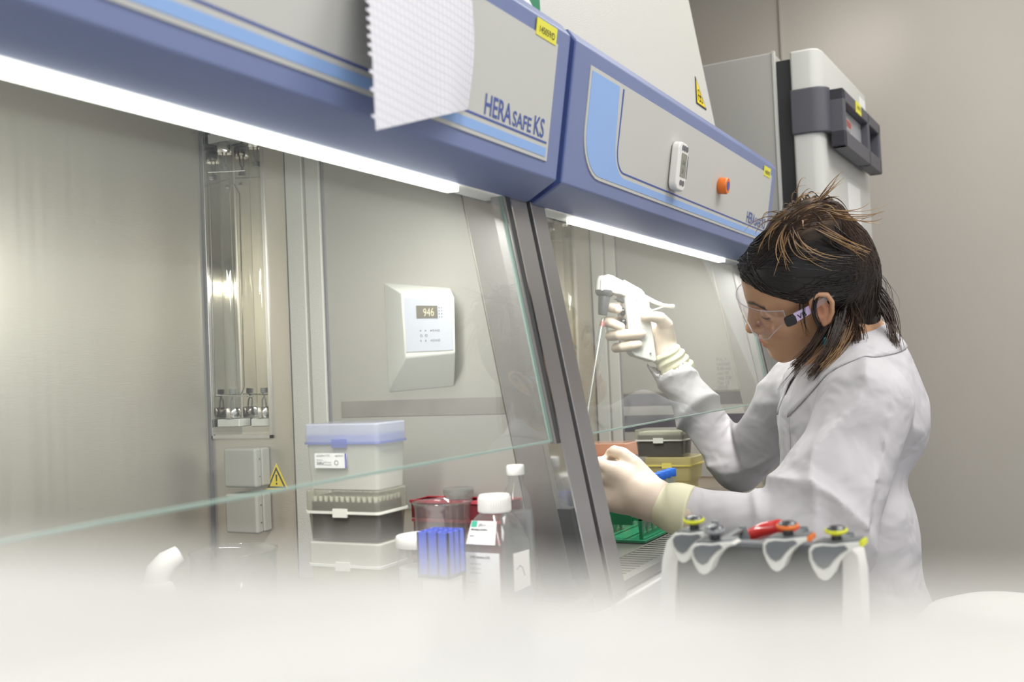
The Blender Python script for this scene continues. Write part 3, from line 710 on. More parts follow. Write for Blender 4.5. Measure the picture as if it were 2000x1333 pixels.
# label on the face turned to the aisle (-Y) and the one turned to -X
FX = lambda u, v, w: V(1.2127-w, .690+.030-u, -.238-v)
sh = V(1.2125, 0, -.229); st = V(1.2265, 0, -.197); sl = (st-sh); SLn = V(-.915, 0, .403)
FS = lambda u, v, w: V(0, .690+.024-u, 0)+sh+sl*v+SLn*w
lf = obj('front_label', MB().prism([(.004, 0), (.056, 0), (.056, .075), (.004, .075)], FX, .0003, .0009), 'label_white', g, 'white printed label')
ls = obj('shoulder_label', MB().prism([(.0, .04), (.044, .04), (.041, .95), (.003, .95)], FS, .0006, .0012), 'label_white', g, 'white label on the shoulder with a green corner')
obj('label_corner', MB().prism([(.0035, .70), (.0125, .70), (.0125, .94), (.0035, .94)], FS, .0012, .0015), 'label_green', ls)
m = MB(); ysl = sl/np.linalg.norm(sl)
fit_text(m, 'gibco', .0075, .011, FS(.0145, .74, .0014), (0, -1, 0), ysl); fit_text(m, 'by life technologies', .0035, .013, FS(.0265, .74, .0014), (0, -1, 0), ysl)
fit_text(m, 'DPBS Medium (1X) 500 mL', .0032, .026, FS(.004, .58, .0014), (0, -1, 0), ysl, bold=.0002); fit_text(m, 'Sterile', .003, .007, FS(.004, .34, .0014), (0, -1, 0), ysl, bold=.0001); obj('print', m, 'ink_black', ls)
m = MB()
fit_text(m, 'DPBS Medium (1X)', .004, .030, FX(.012, .007, .0011), (0, -1, 0), (0, 0, 1), bold=.0002)
for k, s_ in enumerate(['REF 14190', 'LOT 1512', '2018-01']): fit_text(m, s_, .0036, .016, FX(.012, .016+.006*k, .0011), (0, -1, 0), (0, 0, 1))
fit_text(m, 'Store', .0036, .010, FX(.008, .040, .0011), (0, -1, 0), (0, 0, 1)); obj('print', m, 'ink_grey', lf)
FY = lambda u, v, w: V(1.222+u, .6508-w, -.240-v)
tg = obj('paper_tag', MB().prism([(.004, 0), (.050, .002), (.050, .05), (.004, .05)], FY, .0004, .001), 'paper_tag', g, 'plain white tag on the side')
m = MB(); m.tube([FY(.012, .022, .0012), FY(.020, .018, .0012), (FY(.028, .022, .0012)), FY(.034, .034, .0012)], .0006, 5); obj('pen_stroke', m, 'ink_grey', tg)
# clear flask near the pillar
f = thing('clear_flask', 'clear flask with pale liquid beside the pillar, behind the medium bottle', 'flask', (1.322, .692, -.33))
obj('glass', MB().lathe((1.322, .692, -.3295), [(.023, 0), (.025, .004), (.025, .12), (.020, .155), (.011, .172), (.011, .184)], 32, caps=False), 'bottle_clear', f, smooth=60)
obj('liquid', MB().lathe((1.322, .692, -.328), [(.022, 0), (.0235, .004), (.0235, .118), (.021, .13)], 28), 'tube_plastic', f, smooth=60)
obj('cap', MB().lathe((1.322, .692, -.146), [(.0125, 0), (.013, .002), (.013, .012), (.012, .014)], 24), 'white_plastic', f)
lb = thing('low_beaker', 'wide low glass beaker before the lower socket box', 'beaker', (1.205, 1.118, -.33))
obj('glass', MB().lathe((1.205, 1.118, -.3295), [(.058, 0), (.062, .004), (.0635, .07), (.0655, .0775), (.066, .079), (.0645, .0785), (.0615, .07), (.060, .006), (.001, .002)], 44), 'beaker_glass', lb, smooth=60)
obj('rim', MB().tube([(1.205+.0653*math.cos(a), 1.118+.0653*math.sin(a), -.2508) for a in np.linspace(0, 2*math.pi, 45)[:-1]], .0014, 6, True), 'sash_glass', lb, smooth=80)
wb = thing('wash_bottle', 'white wash bottle with slanted spout, left of the low beaker', 'bottle', (1.045, 1.112, -.33))
obj('body', MB().lathe((1.045, 1.112, -.3295), [(.026, 0), (.029, .004), (.029, .045), (.022, .060), (.016, .064)], 30), 'white_matt', wb, smooth=60)
obj('spout', MB().tube([(1.045, 1.112, -.268), (1.048, 1.110, -.252), (1.058, 1.104, -.241), (1.072, 1.094, -.232)], [.0165, .017, .016, .0125], 20), 'white_plastic', wb, smooth=60)
obj('spout_end', MB().lathe((1.0722, 1.0938, -.2318), [(.0095, 0), (.0095, .0008)], 18, (1.4, -1, .9)), 'keypad_grey', wb)

# ------------------------------------------------------------------ tube rack with blue capped tubes in the right cabinet
rk = thing('tube_rack', 'green tube rack under the gloved hand in the right cabinet', 'rack', (1.97, .755, -.33))
X0, X1, Y0, Y1 = 1.842, 2.095, .702, .808
m = MB(); m.box((X0-.008, Y0-.008, -.3295), (X1+.008, Y1+.008, -.323)); obj('base', m, 'green_plastic', rk, bevel=.002)
def grid_plate(z, nx, ny):
    m = MB()
    for k in range(nx+1): xx = X0+(X1-X0-.004)*k/nx; m.box((xx, Y0, z), (xx+.004, Y1, z+.006))
    for k in range(ny+1): yy = Y0+(Y1-Y0-.004)*k/ny; m.box((X0, yy, z), (X1, yy+.004, z+.006))
    return m
obj('middle_grid', grid_plate(-.288, 8, 3), 'green_plastic', rk); obj('top_grid', grid_plate(-.262, 8, 3), 'green_plastic', rk)
for x_, y_ in ((X0, Y0), (X1-.006, Y0), (X0, Y1-.006), (X1-.006, Y1-.006)):
    obj('post', MB().box((x_, y_, -.324), (x_+.006, y_+.006, -.256)), 'green_plastic', rk)
obj('end_plate', MB().box((X0-.004, Y0+.018, -.296), (X0, Y1, -.258)), 'green_plastic', rk, 'solid green end plate', bevel=.001)
def make_tube():
    t = thing('centrifuge_tube', '-', 'tube', (0, 0, 0), 'blue capped tubes in the green rack')
    obj('tube', MB().lathe((0, 0, 0), [(.002, 0), (.006, .012), (.0078, .022), (.0080, .098)], 18, caps=False), 'tube_plastic', t, smooth=50)
    obj('liquid', MB().lathe((0, 0, 0), [(.0015, .002), (.0055, .0125), (.0073, .0225), (.0074, .055)], 16), 'tip_pale', t, smooth=50)
    obj('cap', MB().lathe((0, 0, .093), [(.0094, 0), (.0098, .001), (.0098, .0145), (.0088, .016)], 20), 'blue_cap', t, 'blue screw cap')
    return t
tb0 = None; dx = (X1-X0-.004)/8; dy = (Y1-Y0-.004)/3
names = ['nearest the sleeve', 'second from the near end', 'third from the near end', 'in the middle', 'third from the far end', 'second from the far end', 'at the far end']
for row, cols in ((0, range(1, 8)), (2, (2, 3, 5))):
    for c_ in cols:
        t = tb0 if tb0 is None else copy_tree(tb0)
        if tb0 is None: tb0 = t = make_tube()
        t.location = (X0+.002+dx*(c_+.5), Y0+.002+dy*(row+.5), -.3225)
        t['label'] = ('blue capped tube in the front row of the green rack, '+names[c_-1]) if row == 0 else ('blue capped tube in the back row of the green rack, '+{2: 'first of three', 3: 'middle of three', 5: 'last of three'}[c_])

# ------------------------------------------------------------------ pipette stand and pipettes on a trolley before the cabinets
tr = thing('trolley', 'white trolley carrying the pipette stand', 'trolley', (.75, .15, -1.13))
obj('top', MB().box((-.10, -.40, -.53), (1.42, .50, -.50)), 'trolley_white', tr, bevel=.006)
obj('shelf', MB().box((-.07, -.37, -.95), (1.39, .47, -.93)), 'trolley_white', tr, bevel=.004)
for x_ in (-.06, 1.35):
    for y_ in (-.36, .43):
        l = obj('leg', MB().box((x_, y_, -1.06), (x_+.03, y_+.03, -.53)), 'steel_pillar', tr); obj('wheel', MB().cyl((x_+.005, y_+.015, -1.095), (x_+.025, y_+.015, -1.095), .035, n=20), 'stool_black', l)
XS = 1.20
ps = thing('pipette_stand', 'white pipette stand with grey shield in front of the person', 'pipette stand', (XS, .31, -.50))
m = MB()
def strip(pts, half, x0, x1):
    L_ = []; R_ = []
    for i, p in enumerate(pts):
        a = V(*pts[max(i-1, 0)]); b_ = V(*pts[min(i+1, len(pts)-1)]); d_ = (b_-a)/np.linalg.norm(b_-a); nn = V(-d_[1], d_[0]); hh = half[i] if hasattr(half, '__len__') else half
        L_.append(tuple(V(*p)+nn*hh)); R_.append(tuple(V(*p)-nn*hh))
    return MB().xprism(L_+R_[::-1], x0, x1)
la = [(.400, -.2005), (.409, -.203), (.416, -.213), (.4215, -.235), (.426, -.28), (.431, -.36), (.434, -.45)]
ra = [(.224, -.208), (.217, -.2105), (.2125, -.219), (.211, -.24), (.213, -.29), (.2155, -.36), (.2165, -.45)]
obj('side_arm', strip(la, [.001, .005, .0085, .0095, .0095, .010, .011], XS-.008, XS+.04), 'white_plastic', ps, bevel=.0015, smooth=50)
obj('side_arm', strip(ra, [.001, .005, .0085, .0100, .0110, .011, .012], XS-.008, XS+.04), 'white_plastic', ps, bevel=.0015, smooth=50)
obj('shield', MB().box((XS-.004, .218, -.47), (XS-.001, .412, -.212)), 'stand_shield', ps, 'milky grey shield panel')
obj('shield_back', MB().box((XS+.012, .218, -.47), (XS+.016, .412, -.213)), 'button_grey', ps)
obj('top_rail', MB().box((XS-.006, .214, -.214), (XS+.018, .412, -.2085)), 'hook_grey', ps, bevel=.001)
obj('foot', MB().box((XS-.08, .19, -.4995), (XS+.08, .45, -.45)), 'white_plastic', ps, bevel=.008)
def pipette(y, z, ringm, label, s=1.0, dx=0.):
    p = thing('micropipette', label, 'pipette', (XS-.02+dx, y, z), 'pipettes hanging on the pipette stand')
    G = lambda u, v, w: V(XS-.016+dx-w, y-u*s, z+v*s)
    out = [(.034, .010), (.024, .007), (.014, .000), (.006, -.010), (.001, -.021), (-.004, -.0265), (-.009, -.0275), (-.014, -.0245), (-.019, -.016), (-.0225, -.006), (-.0225, .004), (-.018, .009), (-.010, .0105), (.004, .010), (.018, .0125), (.030, .014)]
    inn = [(.018, .006), (.010, .001), (.003, -.006), (-.002, -.0125), (-.008, -.0155), (-.014, -.0125), (-.0185, -.006), (-.0195, .002), (-.016, .0062), (-.008, .0085), (.004, .0082), (.014, .010)]
    h_ = obj('finger_hook', MB().prism(out, G, 0, .026), 'pipette_white', p, 'pale curved finger hook', bevel=.0018, bseg=3, smooth=50)
    obj('hook_inlay', MB().prism(inn, G, .0255, .0272), 'hook_grey', h_, 'grey inlay of the hook', bevel=.0006)
    obj('hook_back', MB().prism([(.028, .0135), (.030, .0155), (.004, .0125), (-.012, .0125), (-.018, .010), (.004, .0105)], G, -.004, .024), 'hook_grey', p, 'grey upper edge')
    obj('stem', MB().lathe(G(.004, .010, .010), [(.0065, 0), (.0055, .010)], 16, (-.12, 0, 1)), 'knob_dark', p)
    a_ = V(-.12, 0, 1)/np.linalg.norm(V(-.12, 0, 1))
    kn = obj('plunger_knob', MB().lathe(G(.004, .010, .010)+a_*.0105, [(.0075, 0), (.0108, .0018), (.0112, .0036), (.0098, .0062), (.006, .0074), (.001, .0078)], 28, a_), 'knob_dark', p, 'dark glossy plunger knob', smooth=70)
    obj('colour_ring', MB().lathe(G(.004, .010, .010)+a_*.0105, [(.0085, -.0006), (.0120, .0010), (.0126, .0030), (.0118, .0046), (.0104, .0048), (.0100, .0030)], 28, a_), ringm, kn, {'knob_yellow': 'yellow', 'knob_grey': 'grey', 'orange_plastic': 'orange'}[ringm]+' colour ring', smooth=70)
    obj('shaft', MB().lathe((XS+.054, y-.004, z+.0095), [(.004, 0), (.0085, -.012), (.0085, -.10), (.005, -.13), (.0035, -.21)], 16).box((XS-.02+dx, y-.007, z+.0045), (XS+.056, y+.001, z+.0075)), 'hook_grey', p)
    if ringm != 'knob_grey': obj('colour_tip', MB().prism([(.0335, .0095), (.029, .0085), (.029, .0145), (.0325, .0145)], G, -.001, .0265), ringm, h_)
pipette(.386, -.2030, 'knob_yellow', 'pipette with yellow ringed knob at the left end of the stand', .92)
pipette(.352, -.2085, 'knob_grey', 'pipette with grey ringed knob, second from left on the stand', .92, -.032)
pipette(.278, -.2065, 'orange_plastic', 'pipette with orange ringed knob, before the red one', .96)
pipette(.226, -.2110, 'knob_yellow', 'pipette with yellow ringed knob at the right end of the stand', 1.05)
rp = thing('red_pipette', 'glossy red pipette handle hanging at the back of the stand', 'pipette', (XS+.0755, .279, -.45))
xr = XS+.0755
obj('handle', MB().tube([(xr, .366, -.2270), (xr, .360, -.2235), (xr, .345, -.2140), (xr, .328, -.2065), (xr, .310, -.2025), (xr, .292, -.2050), (xr, .282, -.222), (xr, .279, -.30), (xr, .279, -.449)], [.0030, .0062, .0085, .0096, .0102, .0104, .0100, .007, .004], 20), 'red_gloss', rp, smooth=70)
obj('hook_tip', MB().tube([(xr, .3665, -.2270), (xr, .375, -.2265)], [.0024, .0014], 10), 'knob_dark', rp)

# ------------------------------------------------------------------ white body added to stand in for the white veil near the lens
fg = thing('white_blur_body', 'large white rounded body, added for the white blur across the bottom foreground', 'foreground body', (-.02, -.02, -.50))
yw = math.radians(24); cw, sw_ = math.cos(yw), math.sin(yw)
n = 40; P = []
def FGP(f, s, z): return V(f*cw-s*sw_, f*sw_+s*cw, z)
prof = [(.132, -.48), (.132, -.10), (.1305, -.05), (.127, -.0330), (.120, -.0250), (.108, -.0212), (.085, -.0190), (.045, -.0180), (.0, -.0190), (-.09, -.028), (-.115, -.043), (-.12, -.09), (-.12, -.48)]
m = MB(); rows = []
for i in range(n+1):
    s = -.34+.68*i/n
    e = max(0, abs(s)-.25)/.09; drop = .03*e*e
    lift = (.105*min(s, .08) if s > 0 else .03*s)+.0010*math.sin(s*64+.6)+.0006*math.sin(s*140)
    rows.append([FGP(f, s, z-.0008+(lift-drop if z > -.4 else 0)) for f, z in prof])
m.grid(rows); k = len(prof); m.f.append(tuple(range(k))); m.f.append(tuple(n*k+i for i in range(k))[::-1])
obj('housing', m, 'foreground_white', fg, smooth=50)
bn = thing('white_bin', 'white round lidded bin standing behind the foreground at lower right', 'bin', (1.62, .08, -1.13))
obj('body', MB().lathe((1.62, .08, -1.13), [(.09, 0), (.105, .02), (.118, .73)], 40), 'white_plastic', bn, smooth=50)
obj('lid', MB().lathe((1.62, .08, -.40), [(.124, -.02), (.126, .0), (.122, .016), (.10, .038), (.064, .050), (.02, .055), (.001, .0555)], 40), 'white_plastic', bn, smooth=60)
# ------------------------------------------------------------------ the person at the right cabinet
mat('skin', '#ffffff', .46, attr='Col', sss=.08, bump=.03, bscale=400)
mat('hair_mat', '#ffffff', .42, attr='Col', spec=.45, bump=.5, bscale=240, bstretch=(1, .25, .6))
mat('coat_cloth', '#c8c5c8', .8, bump=.08, bscale=900, spec=.2, wrinkle=.8)
mat('glove', '#dccbb9', .42, bump=.06, bscale=300, spec=.4)
mat('glove_cuff', '#e6e3c2', .5, bump=.05, bscale=200)
mat('trouser', '#3a4150', .8, bump=.1, bscale=500)
mat('shoe_white', '#dcdcd8', .6)
mat('tape_lilac', '#d8c4ee', .5)
mat('turquoise', '#1d8f9c', .35)
mat('black_plastic', '#222327', .3)

pe = thing('person', 'person in white lab coat and clear safety glasses holding a pipette controller at the cabinet', 'person', (2.05, .36, -1.13))
YAW, PIT, ROL, HS = math.radians(108), math.radians(20), math.radians(30), 1.11
f0 = V(math.cos(YAW), math.sin(YAW), 0); z_ = V(0, 0, 1); l0 = np.cross(z_, f0)
HF = math.cos(PIT)*f0-math.sin(PIT)*z_; u0 = math.cos(PIT)*z_+math.sin(PIT)*f0
HU = math.cos(ROL)*u0+math.sin(ROL)*l0; HL = math.cos(ROL)*l0-math.sin(ROL)*u0
HC = V(2.0, .413, .124)
HM = np.stack([HF, HL, HU], 1)                    # head-local (forward, left, up) -> world
def H(x, y, z): return HC+HS*(HF*x+HL*y+HU*z)
def to_head(P): return ((P-HC.astype(np.float32))@HM.astype(np.float32))/HS
def from_head(p): return HC+HS*(np.asarray(p)@HM.T)
NB = V(2.060, .345, .020)                        # base of the neck
nb_l = ((NB-HC)@HM)/HS; chest_l = ((NB+V(0, .01, -.10)-HC)@HM)/HS

def head_field(p):
    d = sd_ell(p, (-.012, 0, .042), (.094, .074, .080))
    d = smin(d, sd_ell(p, (.034, 0, .050), (.055, .062, .056)), .03)
    d = smin(d, sd_ell(p, (.030, 0, -.022), (.055, .056, .068)), .03)
    for s in (-1, 1):
        d = smin(d, sd_cone(p, (.004, s*.048, -.050), (.066, s*.012, -.083), .016, .016), .022)
        d = smin(d, sd_ell(p, (.052, s*.036, -.014), (.028, .022, .022)), .02)
    d = smin(d, sd_ell(p, (.070, 0, -.082), (.017, .020, .017)), .018)
    d = smin(d, sd_ell(p, (.062, 0, -.052), (.026, .030, .028)), .02)
    for s in (-1, 1):
        d = smin(d, sd_cone(p, (.081, s*.008, .033), (.070, s*.043, .033), .010, .008), .012)
        d = smax(d, -sd_ell(p, (.090, s*.033, .014), (.015, .017, .0125)), .014)
        d = smin(d, sd_ell(p, (.0715, s*.0325, .013), (.0130, .0150, .0120)), .004)
        d = smin(d, sd_cone(p, (.0835, s*.024, .0105), (.0785, s*.044, .0095), .0016, .0012), .003)
    d = smin(d, sd_cone(p, (.085, 0, .026), (.103, 0, -.018), .0060, .0085), .010)
    d = smin(d, sd_ell(p, (.1045, 0, -.0215), (.0085, .0088, .0078)), .007)
    for s in (-1, 1):
        d = smin(d, sd_ell(p, (.0920, s*.0110, -.0265), (.0090, .0062, .0062)), .005)
        d = smax(d, -sd_ell(p, (.0975, s*.0062, -.0325), (.0045, .0028, .0028)), .003)
    d = smin(d, sd_ell(p, (.0800, 0, -.046), (.012, .020, .013)), .012)
    d = smin(d, sd_ell(p, (.0908, 0, -.0492), (.0074, .0185, .0048)), .005)
    d = smin(d, sd_ell(p, (.0890, 0, -.0592), (.0078, .0165, .0056)), .004)
    d = smax(d, -sd_cone(p, (.0985, -.012, -.0541), (.0985, .012, -.0541), .0018, .0016), .003)
    # neck and upper chest
    d = smin(d, sd_cone(p, (-.030, 0, -.020), tuple(nb_l), .054/1.1, .062/1.1), .025)
    d = smin(d, sd_cone(p, tuple(nb_l), tuple(chest_l), .066/1.1, .095/1.1), .04)
    # ears
    for s in (-1, 1):
        c = V(-.004, s*.0735, .006)
        def E(a, b, o): return tuple(c+V(a, s*o, b))
        ear = sd_ell(p, c+V(0, s*.004, 0), (.016, .0045, .026))
        pts = [E(.010, -.004, .004), E(.014, .012, .007), E(.010, .026, .009), E(-.003, .032, .011), E(-.016, .026, .013), E(-.020, .010, .013), E(-.015, -.010, .010), E(-.006, -.024, .006), E(.003, -.029, .003)]
        ear = smin(ear, chain(p, pts, [.0030, .0034, .0038, .0040, .0042, .0042, .0042, .0050, .0052]), .004)
        ear = smax(ear, -sd_ell(p, c+V(.003, s*.011, .000), (.0085, .0075, .0120)), .003)
        ear = smax(ear, -sd_ell(p, c+V(-.004, s*.013, .016), (.0085, .0055, .0075)), .003)
        d = smin(d, ear, .005)
    return d
mb = nets(head_field, (-.15, -.13, -.30), (.125, .13, .135), .0021)
p = np.array(mb.v)
def blob(c, r): return np.clip(1-np.linalg.norm((p-V(*c))/V(*r), axis=1), 0, 1)[:, None]
skin = srgb('#cfa07d')[:3]; colr = np.tile(np.array(skin), (len(p), 1))
def tint(w, h, k=1.): 
    global colr
    w = np.clip(w*k, 0, 1); colr = colr*(1-w)+np.array(srgb(h)[:3])*w
for s in (-1, 1):
    tint(blob((.075, s*.036, -.018), (.035, .03, .028)), '#c98a6b', .9)
    tint(blob((-.002, s*.08, .004), (.03, .02, .045)), '#bf7f63', .8)
    tint(blob((.082, s*.034, .010), (.02, .022, .006)), '#6b4a3a', .8)
    w = np.clip(1-np.abs(p[:, 2]-(.0375-.25*np.abs(np.abs(p[:, 1])-.03)))/.0062, 0, 1)*(np.abs(np.abs(p[:, 1])-.030) < .022)*(p[:, 0] > .05)
    tint(w[:, None]*(np.sign(p[:, 1:2]) == s), '#2e221d', 1.4)
    w = np.clip(1-np.abs(p[:, 2]-.0095)/.0028, 0, 1)*(np.abs(np.abs(p[:, 1])-.034) < .014)*(p[:, 0] > .06)
    tint(w[:, None]*(np.sign(p[:, 1:2]) == s), '#2a1d19', 1.3)
tint(blob((.104, 0, -.022), (.016, .016, .014)), '#c27c63', .7)
tint(blob((.097, 0, -.0495), (.014, .021, .0062)), '#b2564f', 2.0); tint(blob((.096, 0, -.0595), (.014, .018, .0070)), '#ba5c55', 2.0)
tint(blob((.05, 0, .115), (.1, .08, .06)), '#1d1715', 2.)
tint(blob((-.06, 0, .04), (.09, .09, .11)), '#1d1715', 2.)
mb.v = from_head(p)
body = obj('body', solid_mesh(mb, 'body', colr), 'skin', pe)

# ---- hair: a cap, combed strands, a loose bun and stray locks
hl = V(0, 0, 0)
def cap_field(p):
    d = sd_ell(p, (-.020, 0, .048), (.102, .083, .088))
    d = smin(d, sd_ell(p, (.012, .004, .064), (.070, .072, .056)), .03)
    d = smin(d, sd_ell(p, (-.076, .0, .010), (.048, .064, .088)), .04)
    d = smin(d, sd_ell(p, (-.064, .014, -.060), (.038, .052, .052)), .03)
    d = smin(d, sd_ell(p, (-.040, .012, .128), (.058, .054, .034)), .03)        # the bun on the crown
    d = smin(d, sd_cone(p, (.074, -.03, .084), (.010, .079, .042), .011, .008), .016)   # swept fringe over the left temple
    d = smin(d, sd_cone(p, (.074, .01, .084), (.062, -.05, .060), .010, .009), .016)
    face = sd_ell(p, (.080, .0, -.010), (.090, .120, .076))                       # what stays free: face and ears
    d = smax(d, -face, .012)
    for s in (-1, 1): d = smax(d, -sd_ell(p, (.000, s*.085, .000), (.024, .030, .036)), .010)
    d = smax(d, -(p[:, 2]+.112), .012)
    d = d+.0022*wob(p*np.array([1, .5, 1], dtype=np.float32), 160, 3)
    return d
mb = nets(cap_field, (-.16, -.12, -.125), (.115, .12, .185), .0032)
p = np.array(mb.v)
def hair_colour(p):
    dark = np.array(srgb('#171414')[:3]); brown = np.array(srgb('#3a2a22')[:3]); gold = np.array(srgb('#8a6a48')[:3])
    back = np.clip((-p[:, 0]-.04)/.07, 0, 1)[:, None]; bun = np.clip((p[:, 2]-.118)/.035, 0, 1)[:, None]*np.clip((.03-p[:, 0])/.06, 0, 1)[:, None]
    n = (.5+.5*wob(p*np.array([.4, 1, 1], dtype=np.float32), 420, 8))[:, None]
    c = dark*(1-back*.8)+brown*back*.8
    return c*(1-bun*n)+gold*bun*n*.8+brown*bun*n*.2
hc = hair_colour(p); mb.v = from_head(p)
hair = obj('hair', solid_mesh(mb, 'hair', hc), 'hair_mat', pe, 'dark hair in a loose bun with lighter tips')
def strands(specs):
    """specs: list of (points in head space, radius, colour at root, colour at tip)"""
    m = MB(); cs = []
    for pts, r, c0, c1 in specs:
        k0 = len(m.v); n = len(pts); P = [from_head(q) for q in pts]
        m.tube(P, [r*(1-.75*(i/(n-1))**2) for i in range(n)], 4)
        for i in range(n): cs += [np.array(c0)*(1-i/(n-1))+np.array(c1)*i/(n-1)]*4
    return m, np.array(cs)
def bez(a, b, c, d, n=12):
    t = np.linspace(0, 1, n)[:, None]; return (1-t)**3*V(*a)+3*(1-t)**2*t*V(*b)+3*(1-t)*t*t*V(*c)+t**3*V(*d)
DK = srgb('#141212')[:3]; DK2 = srgb('#26201d')[:3]; BR = srgb('#4a3527')[:3]; GO = srgb('#a98357')[:3]; GO2 = srgb('#c6a478')[:3]
def on_cap(Q, lift):
    """push head-space points radially on to the cap surface"""
    c = np.array([-.02, 0, .045], dtype=np.float32); d = Q.astype(np.float32)-c; d /= np.linalg.norm(d, axis=1)[:, None]
    lo_ = np.full(len(d), .02, dtype=np.float32); hi_ = np.full(len(d), .25, dtype=np.float32)
    for _ in range(14):
        mid = (lo_+hi_)/2; ins = cap_field(c+d*mid[:, None]) < 0
        lo_ = np.where(ins, mid, lo_); hi_ = np.where(ins, hi_, mid)
    return (c+d*(lo_+lift)[:, None]).astype(float)
sp = []
def combed(a, b, n, spread, r, c0, c1, sag=.0, k=10):
    o = V(-.02, 0, .045); A = V(*a)+RNG.normal(size=(n, 3))*spread-o; B = V(*b)+RNG.normal(size=(n, 3))*spread*.8-o
    A /= np.linalg.norm(A, axis=1)[:, None]; B /= np.linalg.norm(B, axis=1)[:, None]; t = np.linspace(0, 1, k)[None, :, None]
    D = A[:, None]*(1-t)+B[:, None]*t; D[:, :, 2] -= sag*np.sin(math.pi*t[:, :, 0])
    Pn = on_cap((o+D*.1).reshape(-1, 3), (.0003+.0010*RNG.random((n, 1))).repeat(k, 1).ravel()).reshape(n, k, 3)
    for i in range(n):
        f = RNG.random()*.7; sp.append((list(Pn[i]), r*(.6+.8*RNG.random()), np.array(c0)*(1-f)+np.array(DK2)*f, c1))
combed((.075, .00, .095), (-.02, .075, .045), 60, .012, .0011, DK, DK2, .25)      # fringe sweeping to the left ear
combed((.070, -.02, .10), (-.085, .055, .050), 70, .014, .0011, DK, DK2, .05)
combed((.060, .02, .11), (-.06, .03, .115), 50, .014, .0011, DK, BR)
combed((.045, -.05, .09), (-.07, -.03, .10), 40, .014, .0011, DK, BR)
combed((.000, .078, .040), (-.105, .030, .030), 60, .012, .0011, DK, DK2, .1)
combed((-.06, .065, -.03), (-.075, .020, .11), 60, .014, .0011, DK2, BR)
combed((-.10, .02, -.05), (-.07, .01, .12), 60, .016, .0011, DK2, BR)
m, cs = strands(sp); obj('combed_strands', m, 'hair_mat', hair, smooth=80, colors=None); me = bpy.data.objects['combed_strands'].data; paint(me, cs)
sp = []
for _ in range(90):                                                           # bun locks curling over
    a0 = RNG.random()*6.28; base = V(-.042, .010, .145)+V(math.cos(a0)*.034*RNG.random(), math.sin(a0)*.034*RNG.random(), .008*RNG.random())
    dr = V(math.cos(a0), math.sin(a0), .10+.25*RNG.random()); L_ = .018+.034*RNG.random()
    tip = base+dr*L_*.9+V(0, 0, -.026-.030*RNG.random()); mid = base+dr*L_*.75+V(0, 0, .004+.006*RNG.random())
    g_ = RNG.random()
    sp.append((bez(base, base+dr*.012+V(0, 0, .006), mid, tip), .0015*(.5+RNG.random()), DK2 if g_ < .5 else BR, BR if g_ < .45 else GO))
for a, b_, c_, d_, r in [((-.03, .0, .150), (-.030, .0, .172), (-.046, .0, .186), (-.058, .0, .176), .0016), ((-.06, .01, .146), (-.075, .01, .155), (-.088, .01, .165), (-.108, .01, .172), .0018),
                         ((-.055, .02, .150), (-.07, .05, .150), (-.105, .075, .120), (-.135, .082, .124), .0018), ((-.03, .03, .150), (-.04, .07, .140), (-.075, .090, .105), (-.100, .09, .078), .0020),
                         ((-.02, .03, .150), (.00, .065, .140), (-.005, .088, .108), (-.040, .092, .088), .0020), ((-.02, .03, .148), (.01, .05, .144), (.025, .07, .128), (.030, .082, .112), .0016),
                         ((-.01, .0, .146), (.005, .0, .158), (.020, -.01, .156), (.034, -.01, .138), .0016), ((-.01, .01, .146), (.005, .02, .155), (.022, .02, .148), (.036, .03, .126), .0016)]:
    for k in range(9):
        o = RNG.normal(size=3)*.0045; e = RNG.normal(size=3)*.010
        sp.append((bez(V(*a)+o, V(*b_)+o, V(*c_)+o+e*.5, V(*d_)+e), r*(.35+.5*RNG.random()), BR, GO if k % 3 else GO2))
m, cs = strands(sp); o_ = obj('bun_locks', m, 'hair_mat', hair, 'light brown and golden tips of the bun', smooth=80); paint(o_.data, cs)
sp = []
def lock(a, b_, c_, d_, n, r, so, se, c0, c1):
    for k in range(n):
        o = RNG.normal(size=3)*so; e = RNG.normal(size=3)*se
        sp.append((bez(V(*a)+o, V(*b_)+o, V(*c_)+(o+e)*.5, V(*d_)+e, 14), r*(.5+.7*RNG.random()), c0, c1))
lock((-.012, .080, .042), (.020, .088, .015), (.004, .086, -.02), (.002, .078, -.050), 10, .0012, .003, .004, DK, DK2)     # wisps before the ear
lock((.018, .083, .038), (.030, .084, .010), (.028, .082, -.01), (.030, .076, -.030), 6, .0009, .003, .003, DK, DK2)
def wlock(pts, n, r, so, se, c0, c1):
    Q = [((V(*q)-HC)@HM)/HS for q in pts]
    for k in range(n):
        o = RNG.normal(size=3)*so; e = RNG.normal(size=3)*se
        sp.append((bez(Q[0]+o, Q[1]+o, Q[2]+(o+e)*.5, Q[3]+e, 16), r*(.5+.7*RNG.random()), c0, c1))
wlock([(1.985, .356, .110), (1.956, .360, .066), (1.938, .378, .030), (1.945, .428, -.012)], 60, .0015, .007, .004, DK, BR)
wlock([(1.985, .342, .098), (1.958, .342, .060), (1.938, .350, .022), (1.936, .398, -.030)], 60, .0015, .007, .005, DK2, BR)
wlock([(1.990, .328, .090), (1.966, .330, .055), (1.944, .338, .018), (1.930, .372, -.020)], 34, .0014, .006, .005, BR, GO)
wlock([(1.985, .356, .110), (1.950, .364, .055), (1.940, .400, .010), (1.950, .450, -.050)], 12, .0008, .005, .005, DK, DK2)
wlock([(2.03, .300, .125), (2.020, .272, .100), (2.012, .255, .062), (2.000, .258, .012)], 50, .0013, .007, .005, DK2, BR)
wlock([(2.005, .352, .125), (1.978, .328, .095), (1.968, .316, .062), (1.966, .318, .028)], 70, .0015, .010, .007, DK2, BR)
